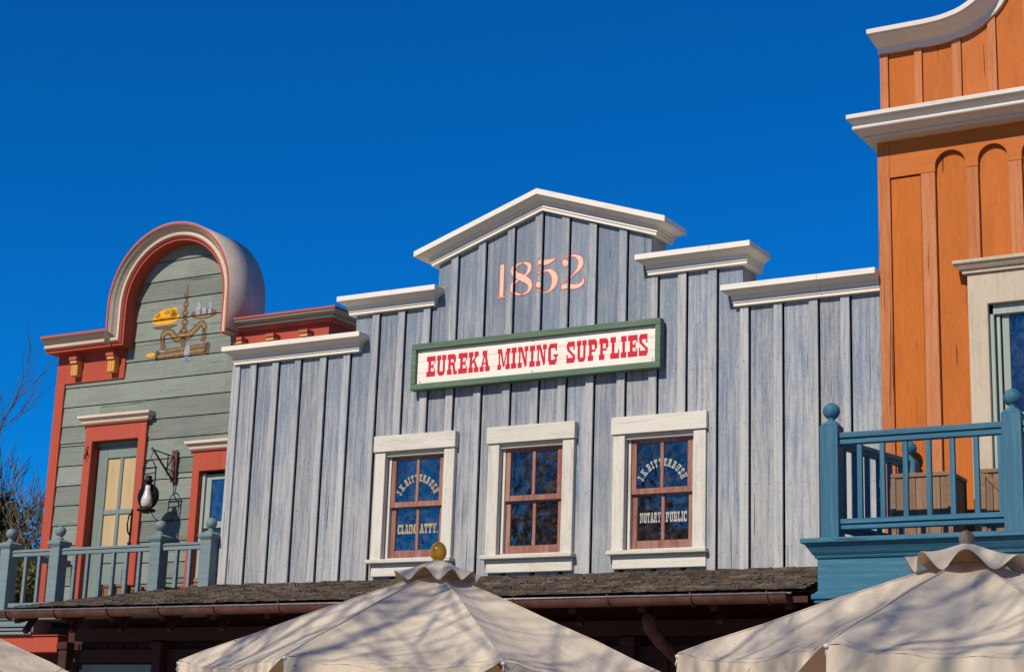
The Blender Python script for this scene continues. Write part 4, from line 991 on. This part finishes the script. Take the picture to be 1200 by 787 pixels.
# ================================================================== TREES
def bare_tree(name,label,base,height,spread,seed,lean=(0,0),levels=6,mat='bark',r0=.2,twigw=.006,split=.30,density=3):
    rg=random.Random(seed)
    T=thing(name,label,'tree',base,'bare street trees' if base[1]<0 else 'bare trees behind the green building')
    trunk=MB();br=MB()
    def grow(p,d,L,r,lv,mb):
        pts=[p];rad=[r];q=p.copy();dd=d.copy();n=4 if lv<levels-1 else 3
        for i in range(n):
            dd=(dd+Vector((rg.uniform(-1,1),rg.uniform(-1,1),rg.uniform(-.6,.9)))*.14).normalized()
            q=q+dd*L/n;pts.append(q);rad.append(r*(1-.42*(i+1)/n))
        mb.tube(pts,rad,7 if lv<2 else (5 if lv<4 else 3),None,lv<2)
        if lv>=levels: return
        kids=density if lv else density+1
        for k in range(kids):
            t=1 if k==0 else rg.uniform(.35,1);i=min(n,int(t*n));bp=pts[i]
            a=rg.uniform(0,2*PI);ax=Vector((math.cos(a),math.sin(a),0));s=rg.uniform(.35,.95)*(spread if k else .35)
            nd=(dd+ax*s+Vector((0,0,.12))).normalized()
            grow(bp,nd,L*rg.uniform(.62,.84),max(rad[i]*rg.uniform(.5,.72) if k else rad[i]*.85,twigw),lv+1,br)
    b=Vector(base);d=Vector((lean[0],lean[1],1)).normalized()
    grow(b,d,height*split,r0,0,trunk)
    trunk.build('trunk',M[mat],T,fix=False);br.build('branches',M[mat],T,fix=False)
    return T
bare_tree('bare_tree','bare tan-branched tree behind the left edge of the green building',(-22.7,12.5,0),9.4,.66,12,(.02,0),6,'barkl',.18,.012,.34,3)
bare_tree('bare_tree','bare grey tree standing further left, its twig tips entering the sky',(-31.0,16,0),14.8,.72,23,(.02,0),6,'bark',.22,.014,.32,3)
# trees behind the viewer: shade on the canvas and reflections in the panes
for i,(x,y,h,s) in enumerate([(2.9,-18.6,15.,156),(7.5,-19.2,15.,138),(-.6,-19.5,13.5,33),(-9.5,-26,16.5,34),(-15,-29,17,35),(10.6,-25.5,19.,36),(-20.3,-27,17,37)]):
    bare_tree('bare_tree',['bare street tree on the viewer side, across from the first sash window','bare street tree on the viewer side, across from the orange building','bare street tree on the viewer side, between two others of its row','bare street tree reflected in the panes, across from the green building','tallest bare street tree at the far end of the row on the viewer side','bare street tree nearest the teal balcony on the viewer side','bare street tree mirrored in the left sash window with the golden lettering'][i],(x,y,0),h,.85,s,(0,0),5 if i<3 else 6,'bark',.12 if i<3 else .2,.011 if i<3 else .013,.36,3)
def leafy(name,label,cx,cy,z0,blobs,mat,n,size,seed,cat='bush'):
    rg=random.Random(seed);T=thing(name,label,cat,(cx,cy,0))
    t=MB()
    for i in range(5):
        a=rg.uniform(0,6.28);t.tube([(cx,cy,0),(cx+.3*math.cos(a),cy+.3*math.sin(a),z0),(cx+1.1*math.cos(a),cy+1.1*math.sin(a),z0+2.4)],[.12,.08,.03],6)
    t.build('trunk',M['bark'],T,fix=False)
    m=MB()
    for _ in range(n):
        b=rg.choice(blobs);v=Vector((rg.gauss(0,1),rg.gauss(0,1),rg.gauss(0,1))).normalized()*(rg.random()**.4)
        k=1+.3*math.sin(v.x*7+b[0])*math.cos(v.z*6)
        p=Vector((b[0]+v.x*b[3]*k,b[1]+v.y*b[3]*k,b[2]+v.z*b[4]*k))
        u=Vector((rg.uniform(-1,1),rg.uniform(-1,1),rg.uniform(-1,1))).normalized();w=u.cross(Vector((rg.uniform(-1,1),rg.uniform(-1,1),rg.uniform(-1,1)))).normalized()
        s=size*rg.uniform(.5,1.3)
        m.add([p-u*s,p+w*s*.5,p+u*s,p-w*s*.5],[(0,1,2,3)])
    m.build('crown',M[mat],T,fix=False)
leafy('evergreen_tree','dark evergreen crown behind the left end of the green balcony',-24.5,14,3,[(-24.9,14,6.9,1.7,1.6),(-23.4,14.4,5.6,1.6,1.5),(-26,14,6.6,2,2),(-24.2,13.6,4.4,2,1.8),(-25.3,14,8.0,1.0,.8)],'leafd',26000,.10,4,'tree')
leafy('hedge_shrub','olive-yellow shrub seen through the left bay of the green balcony railing',-21.5,11,2,[(-21.8,11,5.0,1.3,1.2),(-20.7,11.2,5.3,1.2,1.3),(-22.8,11,4.6,1.3,1.4),(-21.2,11,3.2,1.6,1.5)],'leafy',22000,.075,6)

# ================================================================== OPPOSITE SIDE (seen in the panes)
O=thing('red_brown_storefront','red-brown storefront across the street, seen only mirrored in the sash windows','building',(-27,-52,0))
m=MB()
x=-31.
while x<-22.5: m.box(x,x+.62,-52,-51.8,0,15.5 if -29.5<x<-24.5 else 13.4);x+=.64
m.build('board_front',M['brickred'],O);m=MB();m.box(-31,-22.4,-60,-52.02,0,13);m.build('wall',M['brickred'],O)
m=MB();cornice(m,-31.1,-22.3,-52,-51.7,13.4,[(0,0),(.2,.1),(.4,.5),(0,.5)]);m.box(-29.6,-24.4,-52.1,-51.4,15.5,15.9);m.build('cornice',M['white'],O)
for xx in (-29.6,-27.2,-24.8):
    m=MB();m.box(xx-.7,xx+.7,-51.79,-51.7,9.0,11.8);W=m.build('window',M['white'],O);g=MB();g.box(xx-.5,xx+.5,-51.69,-51.66,9.2,11.6);g.build('pane',M['glass'],W)

# ground
g=MB();g.add([(-400,-400,0),(400,-400,0),(400,400,0),(-400,400,0)],[(0,1,2,3)],.5)
go=g.build('street',M['street'],None,fix=False);go['kind']='structure'

# ================================================================== LIGHT, SKY, CAMERA
sd=Vector((.13,1,-.78)).normalized()
L=bpy.data.lights.new('sun','SUN');L.energy=4.55;L.angle=math.radians(.53);L.color=(1,.90,.76)
lo=bpy.data.objects.new('sun',L);COL.objects.link(lo);lo.rotation_euler=sd.to_track_quat('-Z','Y').to_euler();lo.location=(0,-30,30)
W=bpy.data.worlds.new('World');sc.world=W;W.use_nodes=True;nt=W.node_tree;nt.nodes.clear()
out=nt.nodes.new('ShaderNodeOutputWorld');bg=nt.nodes.new('ShaderNodeBackground');bg.inputs[1].default_value=.10
sk=nt.nodes.new('ShaderNodeTexSky');sk.sky_type='NISHITA';sk.sun_disc=False
sk.sun_elevation=math.asin(-sd.z);sk.sun_rotation=math.atan2(-sd.x,-sd.y)%(2*PI)
sk.air_density=1.0;sk.dust_density=0.0;sk.ozone_density=3.0;sk.altitude=800
mx=nt.nodes.new('ShaderNodeMix');mx.data_type='RGBA';mx.blend_type='MULTIPLY';mx.inputs[0].default_value=1
mx.inputs[7].default_value=(.01,.515,1.10,1)
nt.links.new(sk.outputs[0],mx.inputs[6]);nt.links.new(mx.outputs[2],bg.inputs[0]);nt.links.new(bg.outputs[0],out.inputs[0])

F,P_,RO,YW=2057.14,.244329,.0344511,-.536638
fw=Vector((math.sin(YW)*math.cos(P_),math.cos(YW)*math.cos(P_),math.sin(P_)))
rt=Vector((math.cos(YW),-math.sin(YW),0));up=rt.cross(fw)
r2=rt*math.cos(RO)+up*math.sin(RO);u2=-rt*math.sin(RO)+up*math.cos(RO)
cam=bpy.data.cameras.new('camera');co=bpy.data.objects.new('camera',cam);COL.objects.link(co)
mat=Matrix.Identity(4)
for i in range(3): mat[i][0]=r2[i];mat[i][1]=u2[i];mat[i][2]=-fw[i]
mat.translation=Vector((12,-20,1.6));co.matrix_world=mat
cam.sensor_fit='HORIZONTAL';cam.sensor_width=36;cam.lens=F/1200*36;cam.clip_start=.1;cam.clip_end=2000
sc.camera=co
sc.view_settings.view_transform='Standard';sc.view_settings.look='None';sc.view_settings.gamma=1;sc.view_settings.exposure=0
sc.view_settings.use_curve_mapping=False
sc.cycles.max_bounces=6;sc.cycles.use_denoising=True
